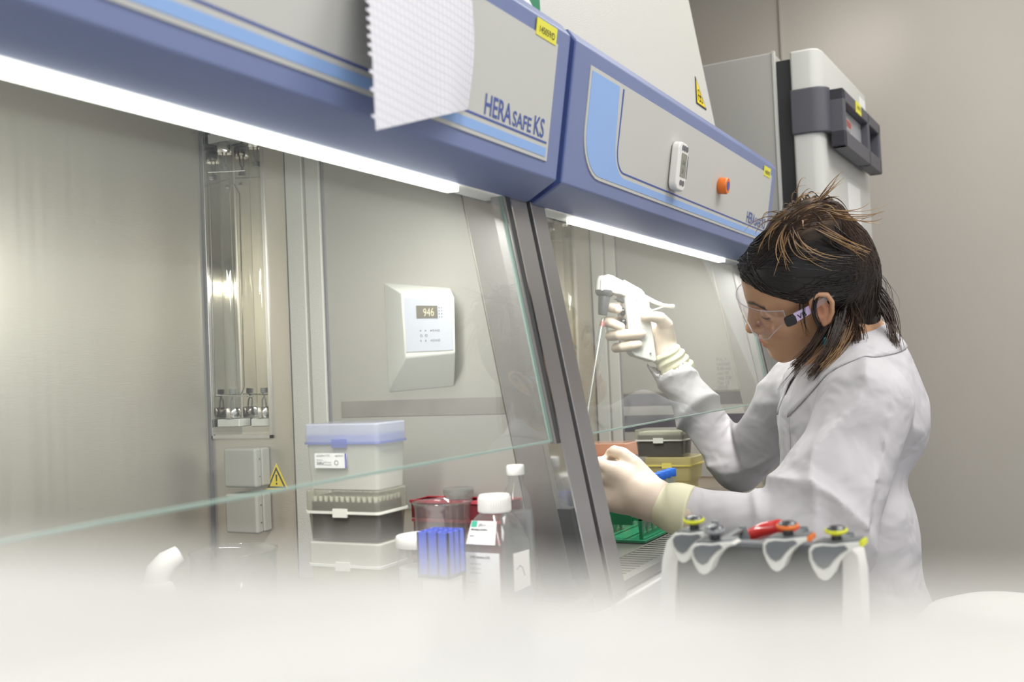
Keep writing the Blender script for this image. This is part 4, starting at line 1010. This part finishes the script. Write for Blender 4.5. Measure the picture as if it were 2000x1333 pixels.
wlock([(2.03, .300, .15), (2.020, .270, .12), (2.005, .258, .09), (2.00, .280, .06)], 12, .0006, .010, .012, DK2, BR)
wlock([(2.03, .300, .16), (2.020, .255, .13), (2.005, .248, .06), (2.00, .270, .02)], 8, .0005, .010, .016, DK2, BR)
m, cs = strands(sp); o_ = obj('loose_locks', m, 'hair_mat', hair, 'loose locks falling to the collar', smooth=80); paint(o_.data, cs)

# ---- safety glasses
gl = obj('safety_glasses', MB(), 'goggle_lens', pe, 'clear wrap-around safety glasses')
nu, nv = 49, 13; Pg = np.zeros((nu, nv, 3))
for i in range(nu):
    a = math.radians(-74+148*i/(nu-1)); ab = abs(a)
    nose = math.exp(-(a/.16)**2); top = .034-.012*max(0, ab-.5); bot = -.024-.006*math.exp(-((ab-.55)/.3)**2)+.026*nose+.030*max(0, ab-.75)/.55
    for j in range(nv):
        t = j/(nv-1); z = bot*(1-t)+top*t; Rr = .0775+.0015*math.cos((t-.5)*3)
        Pg[i, j] = from_head((.031+Rr*math.cos(a)*1.0, Rr*math.sin(a)*1.04, z+.006))
gl.data = mesh_of(MB().grid(Pg), 'safety_glasses', 80); gl.data.materials.append(MATS['goggle_lens'])
rim = [Pg[i, 0] for i in range(nu)]+[Pg[-1, j] for j in range(1, nv)]+[Pg[i, -1] for i in range(nu-2, -1, -1)]+[Pg[0, j] for j in range(nv-2, 0, -1)]
obj('rim', MB().tube(rim, .0011, 6, True), 'goggle_arm', gl, smooth=80)
for s in (1, -1):
    A = lambda x, z, w: from_head((x, s*(.0805+w), z))
    obj('hinge', MB().prism(rrect(.019, .018, .005, 4, .047, .010), A, -.003, .0035), 'black_plastic', gl, 'black hinge block', bevel=.0012)
    st = obj('temple_arm', MB().prism([(.040, .020), (.018, .022), (-.035, .030), (-.035, .023), (.018, .008), (.040, .005)], A, -.0012, .0008), 'goggle_arm', gl, 'clear temple arm')
    if s == 1:
        tp = obj('name_tape', MB().prism([(.039, .0205), (.012, .0235), (.012, .0085), (.039, .004)], A, .0009, .0018), 'tape_lilac', st, 'lilac tape with two letters')
        m = MB(); fit_text(m, 'VB', .014, .016, from_head((.034, .0805+.0021, .0075)), from_head((-1, 0, .06))-from_head((0, 0, 0)), from_head((.06, 0, 1))-from_head((0, 0, 0)), bold=.0003, lift=.0002)
        obj('letters', m, 'ink_black', tp)
obj('earring', MB().lathe(H(.004, .079, -.040), [(.001, 0), (.0042, -.006), (.0050, -.014), (.0030, -.021), (.0006, -.024)], 14, (.1, .1, 1)), 'turquoise', pe, 'turquoise drop earring', smooth=70)

# ---- coat
SN, SF = V(1.905, .300, -.085), V(2.235, .480, -.062)            # near and far shoulder
EN, WN = V(1.800, .372, -.300), V(1.765, .628, -.246)            # near elbow, wrist
EF, WF = V(2.300, .640, -.230), V(2.240, .778, .012)             # far elbow, wrist
sd_ = (SF-SN)/np.linalg.norm(SF-SN); fd = np.cross(V(0, 0, 1), sd_); fd[2] = 0; fd /= np.linalg.norm(fd); sd2 = V(fd[1], -fd[0], 0)
if np.dot(sd2, sd_) < 0: sd2 = -sd2
TR = np.stack([sd2/1.42, fd, V(0, 0, 1)], 1).astype(np.float32)
TC = V(2.065, .372, -.30)
def coat_field(P):
    q = (P-TC.astype(np.float32))@TR
    d = sd_cone(q, (0, .004, .155), (0, .01, -.02), .098, .120)
    d = smin(d, sd_cone(q, (0, .01, -.02), (0, -.01, -.30), .120, .150), .05)
    d = smin(d, sd_cone(q, (0, .02, -.30), (0, .20, -.36), .135, .105), .06)          # lap
    d = smin(d, sd_cone(P, SN+V(.03, .02, .0), SF-V(.03, .02, 0), .070, .066), .05)
    d = smin(d, sd_cone(P, NB+V(0, -.014, -.025), NB+V(0, 0, -.14), .074, .115), .06)
    d = smin(d, sd_ell(P, NB+V(-.01, -.040, -.10), (.16, .082, .115)), .06)              # rounded upper back
    tn = np.clip(((P-SN.astype(np.float32))@((EN-SN)/np.linalg.norm(EN-SN)).astype(np.float32))/np.linalg.norm(EN-SN), -.2, 1.2)
    a = smin(sd_cone(P, SN, EN, .084, .088), sd_cone(P, SN*.4+EN*.6+V(-.005, .012, 0), EN+V(-.005, .030, .025), .088, .078), .03)
    a = smin(a, sd_cone(P, EN+V(.01, -.01, 0), EN*.45+WN*.55, .068, .050), .02)
    a = smin(a, sd_cone(P, EN*.45+WN*.55, WN, .053, .043), .02)
    b = sd_cone(P, SF, EF, .072, .062)
    b = smin(b, sd_cone(P, EF, EF*.4+WF*.6, .056, .050), .02)
    b = smin(b, sd_cone(P, EF*.4+WF*.6, WF, .052, .040), .015)
    # folds: rings of cloth bunched along the sleeves, long pulls across the back and chest
    def along(A, B):
        ax = (B-A); L_ = np.linalg.norm(ax); return ((P-A.astype(np.float32))@(ax/L_).astype(np.float32))/L_
    w = wob(P, 14, 5); w2 = wob(P, 26, 9); w3 = wob(P, 60, 4); w4 = wob(P, 22, 21)
    crease = lambda x: (1-np.abs(np.sin(x)))**2-.35
    t = along(EN, WN); a = a-np.where((t > -.3) & (t < 1.3), 1, 0)*(.0175*crease(t*7.5+w*2.4+w2)*np.clip(.6+.6*w4, .15, 1)+.0022*w3)
    t = along(SN, EN); a = a-.0190*crease(t*3.3+w*2.2+.8*w2+1.1)*np.clip(.35+.7*t, .15, 1)
    t = along(EF, WF); b = b-.0140*crease(t*8+w*2.6+w2)*np.clip(.7+.5*w4, .2, 1)*np.clip(t+.5, 0, 1)
    t = along(SF, EF); b = b-.0120*crease(t*4.0+w*2.5+w2)
    g = P@V(.30, .62, .72).astype(np.float32)
    d = d-.0150*crease(g*14+w*2.4+.8*w2)*np.clip(.5+.8*w4, .1, 1)+.002*w2
    d = smin(d, b, .018); d = smin(d, a, .016)
    # openings: neck, cuffs
    d = smax(d, -sd_cone(P, NB+V(0, .016, -.01), NB+V(-.015, .045, .14), .056, .085), .008)
    for A, B, r in ((EN, WN, .034), (EF, WF, .034)):
        dr = (B-A)/np.linalg.norm(B-A); d = smax(d, -sd_cone(P, B-dr*.02, B+dr*.09, r, r+.012), .004)
    return d
mb = nets(coat_field, (1.66, .08, -.80), (2.46, .90, .10), .0054)
coat = obj('lab_coat', solid_mesh(mb, 'lab_coat'), 'coat_cloth', pe, 'white cotton lab coat')
sm = coat.modifiers.new('Smooth', 'SMOOTH'); sm.factor = .5; sm.iterations = 1
# collar: stand and fall around the neck, open at the front
nu, nv = 56, 11; Pc = np.zeros((nu, nv, 3)); D_ = np.zeros((nu, nv, 3)); NC = NB+V(-.006, .012, .0)
for i in range(nu):
    a = math.radians(-166+332*i/(nu-1)); k = abs(a)/math.radians(166)          # 0 at the nape, +-1 at the two front points
    dirv = -fd*math.cos(a)+sd2*math.sin(a)
    zt = .048-.098*k**1.5; r0 = .071+.004*k; fall = .050+.026*k**3
    for j in range(nv):
        t = j/(nv-1)
        if t < .3: s = t/.3; rr, zz = r0+.004-.006*s, zt-.030*(1-s)
        else: s = (t-.3)/.7; rr, zz = r0+.004+.030*s**.7, zt+.005*math.sin(s*3.14)-fall*s
        Pc[i, j] = NC+dirv*rr+fd*(.016*k)+V(0, 0, zz); D_[i, j] = dirv*.9+V(0, 0, .45)
for _ in range(40):
    fv = coat_field(Pc.reshape(-1, 3).astype(np.float32)).reshape(nu, nv); need = .0018-fv; need[:, :3] = 0
    Pc += D_*np.clip(need, 0, .003)[:, :, None]
obj('collar', MB().grid(Pc), 'coat_cloth', coat, 'turned down collar', smooth=60, solid=.0022)
pts = [NC+fd*.110+V(0, 0, -.085), NC+fd*.125+V(0, 0, -.12), TC+fd*.128+V(0, 0, .08), TC+fd*.136+V(0, 0, .0), TC+fd*.145+V(0, 0, -.10)]
m = MB(); Pp = np.zeros((20, 5, 3)); bv = coat_field
for i in range(20):
    t = i/19*(len(pts)-1); k = min(int(t), len(pts)-2); c0 = pts[k]*(1-(t-k))+pts[k+1]*(t-k)
    for j in range(5):
        base = c0-sd2*(.030-.012*j)-fd*.10; q = np.array([base+fd*.002*n_ for n_ in range(110)], dtype=np.float32); fv = coat_field(q); ins = np.where(fv < 0)[0]
        Pp[i, j] = q[ins[-1]]+fd*.0018 if len(ins) else c0
obj('button_placket', MB().grid(Pp), 'coat_cloth', coat, 'buttoned front strip', smooth=80, solid=.002)

# ---- legs, shoes, stool (seated)
def leg_field(P):
    d = None
    for s, kx in ((-1, -.10), (1, .10)):
        h_ = V(2.065, .38, -.62)+sd2*kx; k_ = h_+fd*.36+V(0, 0, .02); a_ = k_+V(0, 0, -.40)-fd*.06
        e = smin(sd_cone(P, h_, k_, .082, .060), sd_cone(P, k_, a_, .058, .042), .02); d = e if d is None else smin(d, e, .02)
    return d
mb = nets(leg_field, (1.72, .18, -1.10), (2.42, .92, -.5), .011); obj('trousers', solid_mesh(mb, 'trousers'), 'trouser', pe)
for kx in (-.10, .10):
    a_ = V(2.065, .38, -1.0)+sd2*kx+fd*.30
    def shoe(P): return smax(smin(sd_cone(P, a_+V(0, 0, .02), a_+V(0, 0, -.07), .046, .042), sd_cone(P, a_+V(0, 0, -.085), a_+fd*.15+V(0, 0, -.10), .044, .032), .03), -(P[:, 2]+1.128), .004)
    mb = nets(shoe, a_+V(-.2, -.2, -.14), a_+V(.2, .25, .08), .008); obj('shoe', solid_mesh(mb, 'shoe'), 'shoe_white', pe)
sl_ = thing('lab_stool', 'round stool under the person in the white coat', 'stool', (2.065, .36, -1.13))
obj('seat', MB().lathe((2.065, .36, -.836), [(.15, 0), (.165, .01), (.165, .035), (.15, .048)], 36), 'stool_black', sl_)
obj('column', MB().cyl((2.065, .36, -1.06), (2.065, .36, -.83), .025), 'stool_chrome', sl_)
for k in range(5):
    a = 2*math.pi*k/5+.4; e = V(2.065+.25*math.cos(a), .36+.25*math.sin(a), -1.10)
    l = obj('foot', MB().tube([(2.065, .36, -1.05), tuple(e+V(0, 0, .03))], [.02, .014], 10), 'stool_chrome', sl_); obj('caster', MB().lathe(e+V(0, 0, -.029), [(.012, 0), (.02, .012), (.02, .03), (.012, .045)], 14), 'stool_black', l)

# ---- pipette controller, held in the right hand
OC = V(2.2, .827, .080); CA = V(-.70, .714, 0); CS = V(-.714, -.70, 0)
SCL = 1/871.
def K(u, v, c=0.): return OC+CA*((1245-u)*SCL/.785)+V(0, 0, (650-v)*SCL)+CS*c       # side view of the controller, metres
pc = thing('pipette_controller', 'white pistol shaped pipette controller held in the raised gloved hand', 'pipette controller', tuple(K(1245, 700)))
KF = lambda u, v, w: K(u, v, w)
grip = [(1222, 566), (1262, 590), (1262, 612), (1270, 708), (1266, 711), (1234, 697), (1229, 690), (1223, 600)]
obj('grip', MB().prism(grip, KF, -.019, .017), 'controller_white', pc, bevel=.004, bseg=3, smooth=50)
headp = [(1184, 549), (1188, 541), (1196, 538), (1203, 540), (1252, 572), (1256, 578), (1247, 596), (1238, 592), (1216, 578), (1200, 574), (1182, 570)]
obj('head', MB().prism(headp, KF, -.021, .019), 'controller_white', pc, bevel=.005, bseg=3, smooth=50)
obj('side_cover', MB().prism([(1220, 549), (1250, 570), (1242, 590), (1216, 572)], KF, .0185, .0205), 'white_plastic', pc, bevel=.001)
m = MB(); xd = K(1250, 571)-K(1220, 550); xd /= np.linalg.norm(xd); fit_text(m, 'pipetus', .010, .022, K(1226, 565, .0206), xd, np.cross(CS, xd), lift=.0003); obj('lettering', m, 'ink_grey', pc)
for (u, v) in ((1209, 552), (1259, 694)): obj('screw', MB().lathe(K(u, v, .0165), [(.0022, 0), (.0022, .003)], 10, CS), 'ink_grey', pc)
ax = K(1189, 620)-K(1196, 560); ax /= np.linalg.norm(ax)
obj('front_housing', MB().lathe(K(1196, 545), [(.017, -.004), (.0205, .002), (.021, .028)], 28, ax), 'controller_white', pc, smooth=50)
obj('nozzle', MB().lathe(K(1194, 568), [(.0215, 0), (.0215, .006), (.017, .012), (.0135, .014), (.0105, .052), (.0095, .055), (.006, .055)], 28, ax), 'rubber_dark', pc, 'dark grey nozzle', smooth=50)
obj('lever', MB().tube([K(1250, 577), K(1262, 584), K(1276, 593), K(1290, 600), K(1304, 602.5), K(1308, 602.5)], [.0055, .005, .0045, .0042, .0045, .0045], 10), 'white_plastic', pc, 'white curved lever at the back', smooth=70)
obj('lever_link', MB().tube([K(1262, 600), K(1270, 609), K(1278, 607), K(1291, 602)], .0016, 6), 'white_plastic', pc)
obj('trigger_bridge', MB().prism([(1210, 585), (1216, 583), (1228, 590), (1226, 595)], KF, -.008, .008), 'rubber_dark', pc)
for v in (609, 630): obj('trigger_button', MB().lathe(K(1229, v+1), [(.0075, 0), (.0075, .008), (.0088, .009), (.0088, .015), (.007, .017)], 20, CA), 'black_plastic', pc, 'black round trigger', smooth=50)
clear('red_band', '#f3c4c4', .35, .1, '#e49a98')
sp_ = thing('glass_pipette', 'long clear graduated pipette fixed in the controller nozzle', 'pipette', tuple(K(1150, 855)))
p0, p1 = K(1189.5, 622), K(1136, 930); d_ = p1-p0; L_ = np.linalg.norm(d_); d_ /= L_
obj('tube', MB().lathe(p0, [(.004, 0), (.0045, .010), (.0078, .022), (.0078, L_-.05), (.0018, L_)], 20, d_, caps=False), 'beaker_glass', sp_, smooth=60)
obj('bore_highlight', MB().lathe(p0+d_*.004+CA*.0020, [(.0012, 0), (.0017, .02), (.0017, L_-.06)], 8, d_), 'white_plastic', sp_, 'white line modelled as the highlight along the pipette')  # white rod put in as the bright highlight inside the tube
obj('colour_band', MB().lathe(p0+d_*.006, [(.0050, 0), (.0068, .012)], 16, d_, caps=False), 'red_band', sp_)
m = MB(); e1 = np.cross(d_, V(.94, .33, 0)); e1 /= np.linalg.norm(e1)
for k in range(34): m.box((0, 0, 0), (0, 0, 0)) if False else m.add([p0+d_*(.03+.007*k)-V(.94, .33, 0)*.0082-e1*(.0050), p0+d_*(.03+.007*k)-V(.94, .33, 0)*.0082-e1*(.0015), p0+d_*(.0308+.007*k)-V(.94, .33, 0)*.0082-e1*(.0015), p0+d_*(.0308+.007*k)-V(.94, .33, 0)*.0082-e1*(.0050)], [(0, 1, 2, 3)])
obj('graduation', m, 'ink_grey', sp_, smooth=0)

# ---- right glove (fingers closed on the grip)
def poly_solid(P, poly, c0, c1):
    q = P-OC.astype(np.float32); a = q@CA.astype(np.float32); c = q@CS.astype(np.float32); z = q[:, 2]
    A = np.array([((1245-u)*SCL/.785, (650-v)*SCL) for u, v in poly], dtype=np.float32); n = len(A)
    d = np.full(len(a), 1e3, dtype=np.float32); sgn = np.ones(len(a), dtype=np.float32)
    for i in range(n):
        e = A[i-1]-A[i]; wx = a-A[i, 0]; wz = z-A[i, 1]; h = np.clip((wx*e[0]+wz*e[1])/(e@e), 0, 1)
        d = np.minimum(d, np.hypot(wx-e[0]*h, wz-e[1]*h))
        c1_ = z >= A[i, 1]; c2_ = z < A[i-1, 1]; c3_ = e[0]*wz > e[1]*wx
        sgn = np.where((c1_ & c2_ & c3_) | (~c1_ & ~c2_ & ~c3_), -sgn, sgn)
    return np.maximum(d*sgn, np.maximum(c0-c, c-c1))
def right_hand(P):
    f = [
     ([(1268, 612, -.030), (1228, 600, -.036), (1206, 600, -.022), (1207, 604, .004), (1209, 606, .016)], [.0125, .0120, .0110, .0105, .0098]),      # index
     ([(1270, 634, -.034), (1224, 628, -.040), (1201, 628, -.026), (1203, 632, .000), (1213, 640, .014)], [.0128, .0124, .0116, .0108, .0098]),      # middle
     ([(1272, 658, -.034), (1226, 654, -.040), (1207, 656, -.026), (1211, 656, .010), (1228, 655, .0245), (1244, 655, .0255)], [.0128, .0124, .0118, .0116, .0112, .0096]),   # ring
     ([(1274, 678, -.030), (1232, 678, -.036), (1215, 680, -.024), (1217, 679, .008), (1228, 677, .0215), (1238, 676, .0235)], [.0120, .0116, .0112, .0110, .0106, .0094]),   # little
    ]
    d = None
    for pts, rs in f:
        e = chain(P, [K(*q) for q in pts], rs); d = e if d is None else smin(d, e, .0025)
    palm = smin(chain(P, [K(1278, 626, -.028), K(1280, 650, -.028), K(1283, 676, -.022)], [.016, .019, .018]), sd_cone(P, K(1284, 656, -.016), K(1296, 700, -.004), .022, .026), .015)
    d = smin(d, palm, .010)
    th = chain(P, [K(1293, 668, -.004), K(1288, 640, .012), K(1276, 626, .024), K(1260, 622, .0285), K(1249, 622, .0285)], [.023, .0175, .0135, .0118, .0098])
    d = smin(d, th, .010)
    d = smin(d, sd_cone(P, K(1296, 700, -.004), K(1318, 742, -.002), .029, .031), .012)
    d = smax(d, .0008-poly_solid(P, grip, -.019, .017), .0015)
    return d+.0004*wob(P, 240, 2)
lo = np.min([K(1200, 590, -.06), K(1330, 760, -.06), K(1200, 590, .05), K(1330, 760, .05)], axis=0)-.03; hi = np.max([K(1200, 590, -.06), K(1330, 760, -.06), K(1200, 590, .05), K(1330, 760, .05)], axis=0)+.03
mb = nets(right_hand, lo, hi, .0018)
gv = obj('glove', solid_mesh(mb, 'glove'), 'glove', pe, 'pale latex glove on the right hand')
def cuff(pts, rs, wr, name, label, par, h=.002, seed=1, amp=.0016, freq=60):
    A = [V(*q) for q in pts]
    def fld(P):
        d = None
        for i in range(len(A)-1):
            e = sd_cone(P, A[i], A[i+1], rs[i], rs[i+1]); d = e if d is None else smin(d, e, .006)
        ax_ = (A[-1]-A[0])/np.linalg.norm(A[-1]-A[0]); t = (P-A[0].astype(np.float32))@ax_.astype(np.float32); Lc = np.linalg.norm(A[-1]-A[0])
        d = d+amp*np.sin(t*6.283*wr/Lc+2.2*wob(P, freq, seed))
        return smax(smax(d, -t, .002), t-Lc, .002)
    lo = np.min(A, axis=0)-max(rs)-.012; hi = np.max(A, axis=0)+max(rs)+.012
    mb = nets(fld, lo, hi, h); return obj(name, solid_mesh(mb, name), 'glove_cuff', par, label)
cuff([K(1287, 688, -.004), K(1300, 708, -.003), K(1316, 738, -.002)], [.0325, .0345, .0385], 4.5, 'cuff', 'yellowish wrinkled cuff of the glove', gv)

# ---- left glove
FWD = V(-.07, .97, .30); FWD /= np.linalg.norm(FWD); PALM = V(.99, .07, 0); UPH = np.cross(PALM, FWD); UPH = UPH if UPH[2] > 0 else -UPH
HW = V(1.760, .650, -.236)
def LH(f, u, p_): return HW+FWD*f+UPH*u+PALM*p_
def left_hand(P):
    d = None
    for u, L1, L2, r in ((.030, .030, .026, .0098), (.010, .034, .028, .0102), (-.011, .031, .026, .0098), (-.030, .025, .020, .0088)):
        k0 = LH(.092, u, -.002); k1 = LH(.092+L1*.8, u*1.05, .022); k2 = LH(.092+L1*.75, u*1.05, .022+L2); k3 = LH(.072+L1*.6, u*1.03, .034+L2)
        e = chain(P, [LH(.05, u*.8, -.002), k0, k1, k2, k3], [.0125, r+.0022, r+.0008, r, r-.001]); d = e if d is None else smin(d, e, .004)
    palm = sd_ell(P, LH(.055, 0, .002), (.050, .060, .060)); 
    palm = smin(sd_cone(P, LH(.0, .004, 0), LH(.075, .022, .002), .031, .024), sd_cone(P, LH(.0, -.006, 0), LH(.070, -.022, .002), .031, .024), .02)
    d = smin(d, palm, .012)
    th = chain(P, [LH(.020, .026, .014), LH(.050, .046, .020), LH(.078, .058, .026), LH(.098, .056, .038), LH(.108, .050, .050)], [.020, .0160, .0125, .0115, .0092])
    d = smin(d, th, .012)
    d = smin(d, sd_cone(P, LH(-.07, -.002, 0), LH(.01, 0, 0), .036, .034), .015)
    return d+.0005*wob(P, 200, 6)
c_ = [LH(a, b, c) for a in (-.08, .15) for b in (-.07, .09) for c in (-.05, .09)]
mb = nets(left_hand, np.min(c_, axis=0)-.01, np.max(c_, axis=0)+.01, .0021)
gv2 = obj('glove', solid_mesh(mb, 'glove'), 'glove', pe, 'pale latex glove on the left hand')
cuff([LH(-.012, -.004, 0), LH(-.045, -.002, 0), LH(-.072, 0, 0)], [.0385, .0430, .0465], 1.2, 'cuff', 'wide yellowish cuff of the left glove', gv2, .0024, 4, .0012, 40)
ht = thing('held_tube', 'clear tube held upright in the left gloved hand behind the pillar', 'tube', tuple(LH(.098, -.085, .034)))
obj('tube', MB().lathe(LH(.098, -.085, .034), [(.002, 0), (.007, .012), (.0082, .02), (.0082, .112)], 18, UPH, caps=False), 'tube_plastic', ht, smooth=50)
obj('liquid', MB().lathe(LH(.098, -.085, .034), [(.0015, .001), (.0062, .0125), (.0074, .021), (.0074, .06)], 16, UPH), 'tip_pale', ht, smooth=50)
# ------------------------------------------------------------------ light, camera
def area(name, loc, rot, sx, sy, power, color=(1, 1, 1)):
    l = bpy.data.lights.new(name, 'AREA'); l.shape = 'RECTANGLE'; l.size = sx; l.size_y = sy; l.energy = power; l.color = color
    o = bpy.data.objects.new(name, l); COL.objects.link(o); o.location = loc; o.rotation_euler = [math.radians(a) for a in rot]; ROOTS.append(o); return o
area('ceiling_or_fill_light', (2.2, -.5, 1.73), (0, 0, 0), 1.2, .6, 27, (1, .98, .95))
area('ceiling_or_fill_light', (.3, -.6, 1.73), (0, 0, 0), 1.2, .6, 27, (1, .98, .95))
for x0, x1 in ((.142, 1.442), (1.457, 2.757)):
    area('cabinet_tube', ((x0+x1)/2, .76, .25), (28, 0, 0), x1-x0-.3, .05, 7.5, (1, .98, .94))
area('ceiling_or_fill_light', (3.25, .20, 1.73), (0, 0, 0), .9, .7, 10, (1, .98, .95))  # added lamp to brighten the right wall, no fitting modelled
pl = area('wall_glow', (3.45, .10, 1.35), (0, 0, 0), .10, .16, .10, (1, .98, .94)); pl.data.spread = math.radians(34)  # added lamp that throws the pale patch on the wall, not a fixture
pl.rotation_euler = Vector((.75, .60, -.16)).to_track_quat('-Z', 'Y').to_euler()
w = bpy.data.worlds.new('world'); SC.world = w; w.use_nodes = True
w.node_tree.nodes['Background'].inputs['Color'].default_value = (.97, .97, 1, 1); w.node_tree.nodes['Background'].inputs['Strength'].default_value = .62

R3 = [[0.46267334, -0.88550072, -0.04268322], [0.00720199, 0.05189918, -0.99862636], [0.88649958, 0.46173039, 0.03038973]]
cam = bpy.data.cameras.new('camera'); cam.sensor_width = 36; cam.lens = 36*2031/2000; cam.clip_start = .01
co = bpy.data.objects.new('camera', cam); COL.objects.link(co)
r, dn, fw = R3
co.matrix_world = Matrix(((r[0], -dn[0], -fw[0], 0), (r[1], -dn[1], -fw[1], 0), (r[2], -dn[2], -fw[2], 0), (0, 0, 0, 1)))
cam.dof.use_dof = True; cam.dof.focus_distance = 2.0; cam.dof.aperture_fstop = 4.0
ROOTS.append(co); SC.camera = co
for o in ROOTS: o.location.z += EYE
SC.view_settings.view_transform = 'Standard'; SC.view_settings.look = 'None'; SC.view_settings.exposure = 0.22
SC.cycles.use_denoising = True; SC.cycles.max_bounces = 10; SC.cycles.transparent_max_bounces = 24
SC.cycles.caustics_reflective = False; SC.cycles.caustics_refractive = False; SC.cycles.sample_clamp_indirect = 4
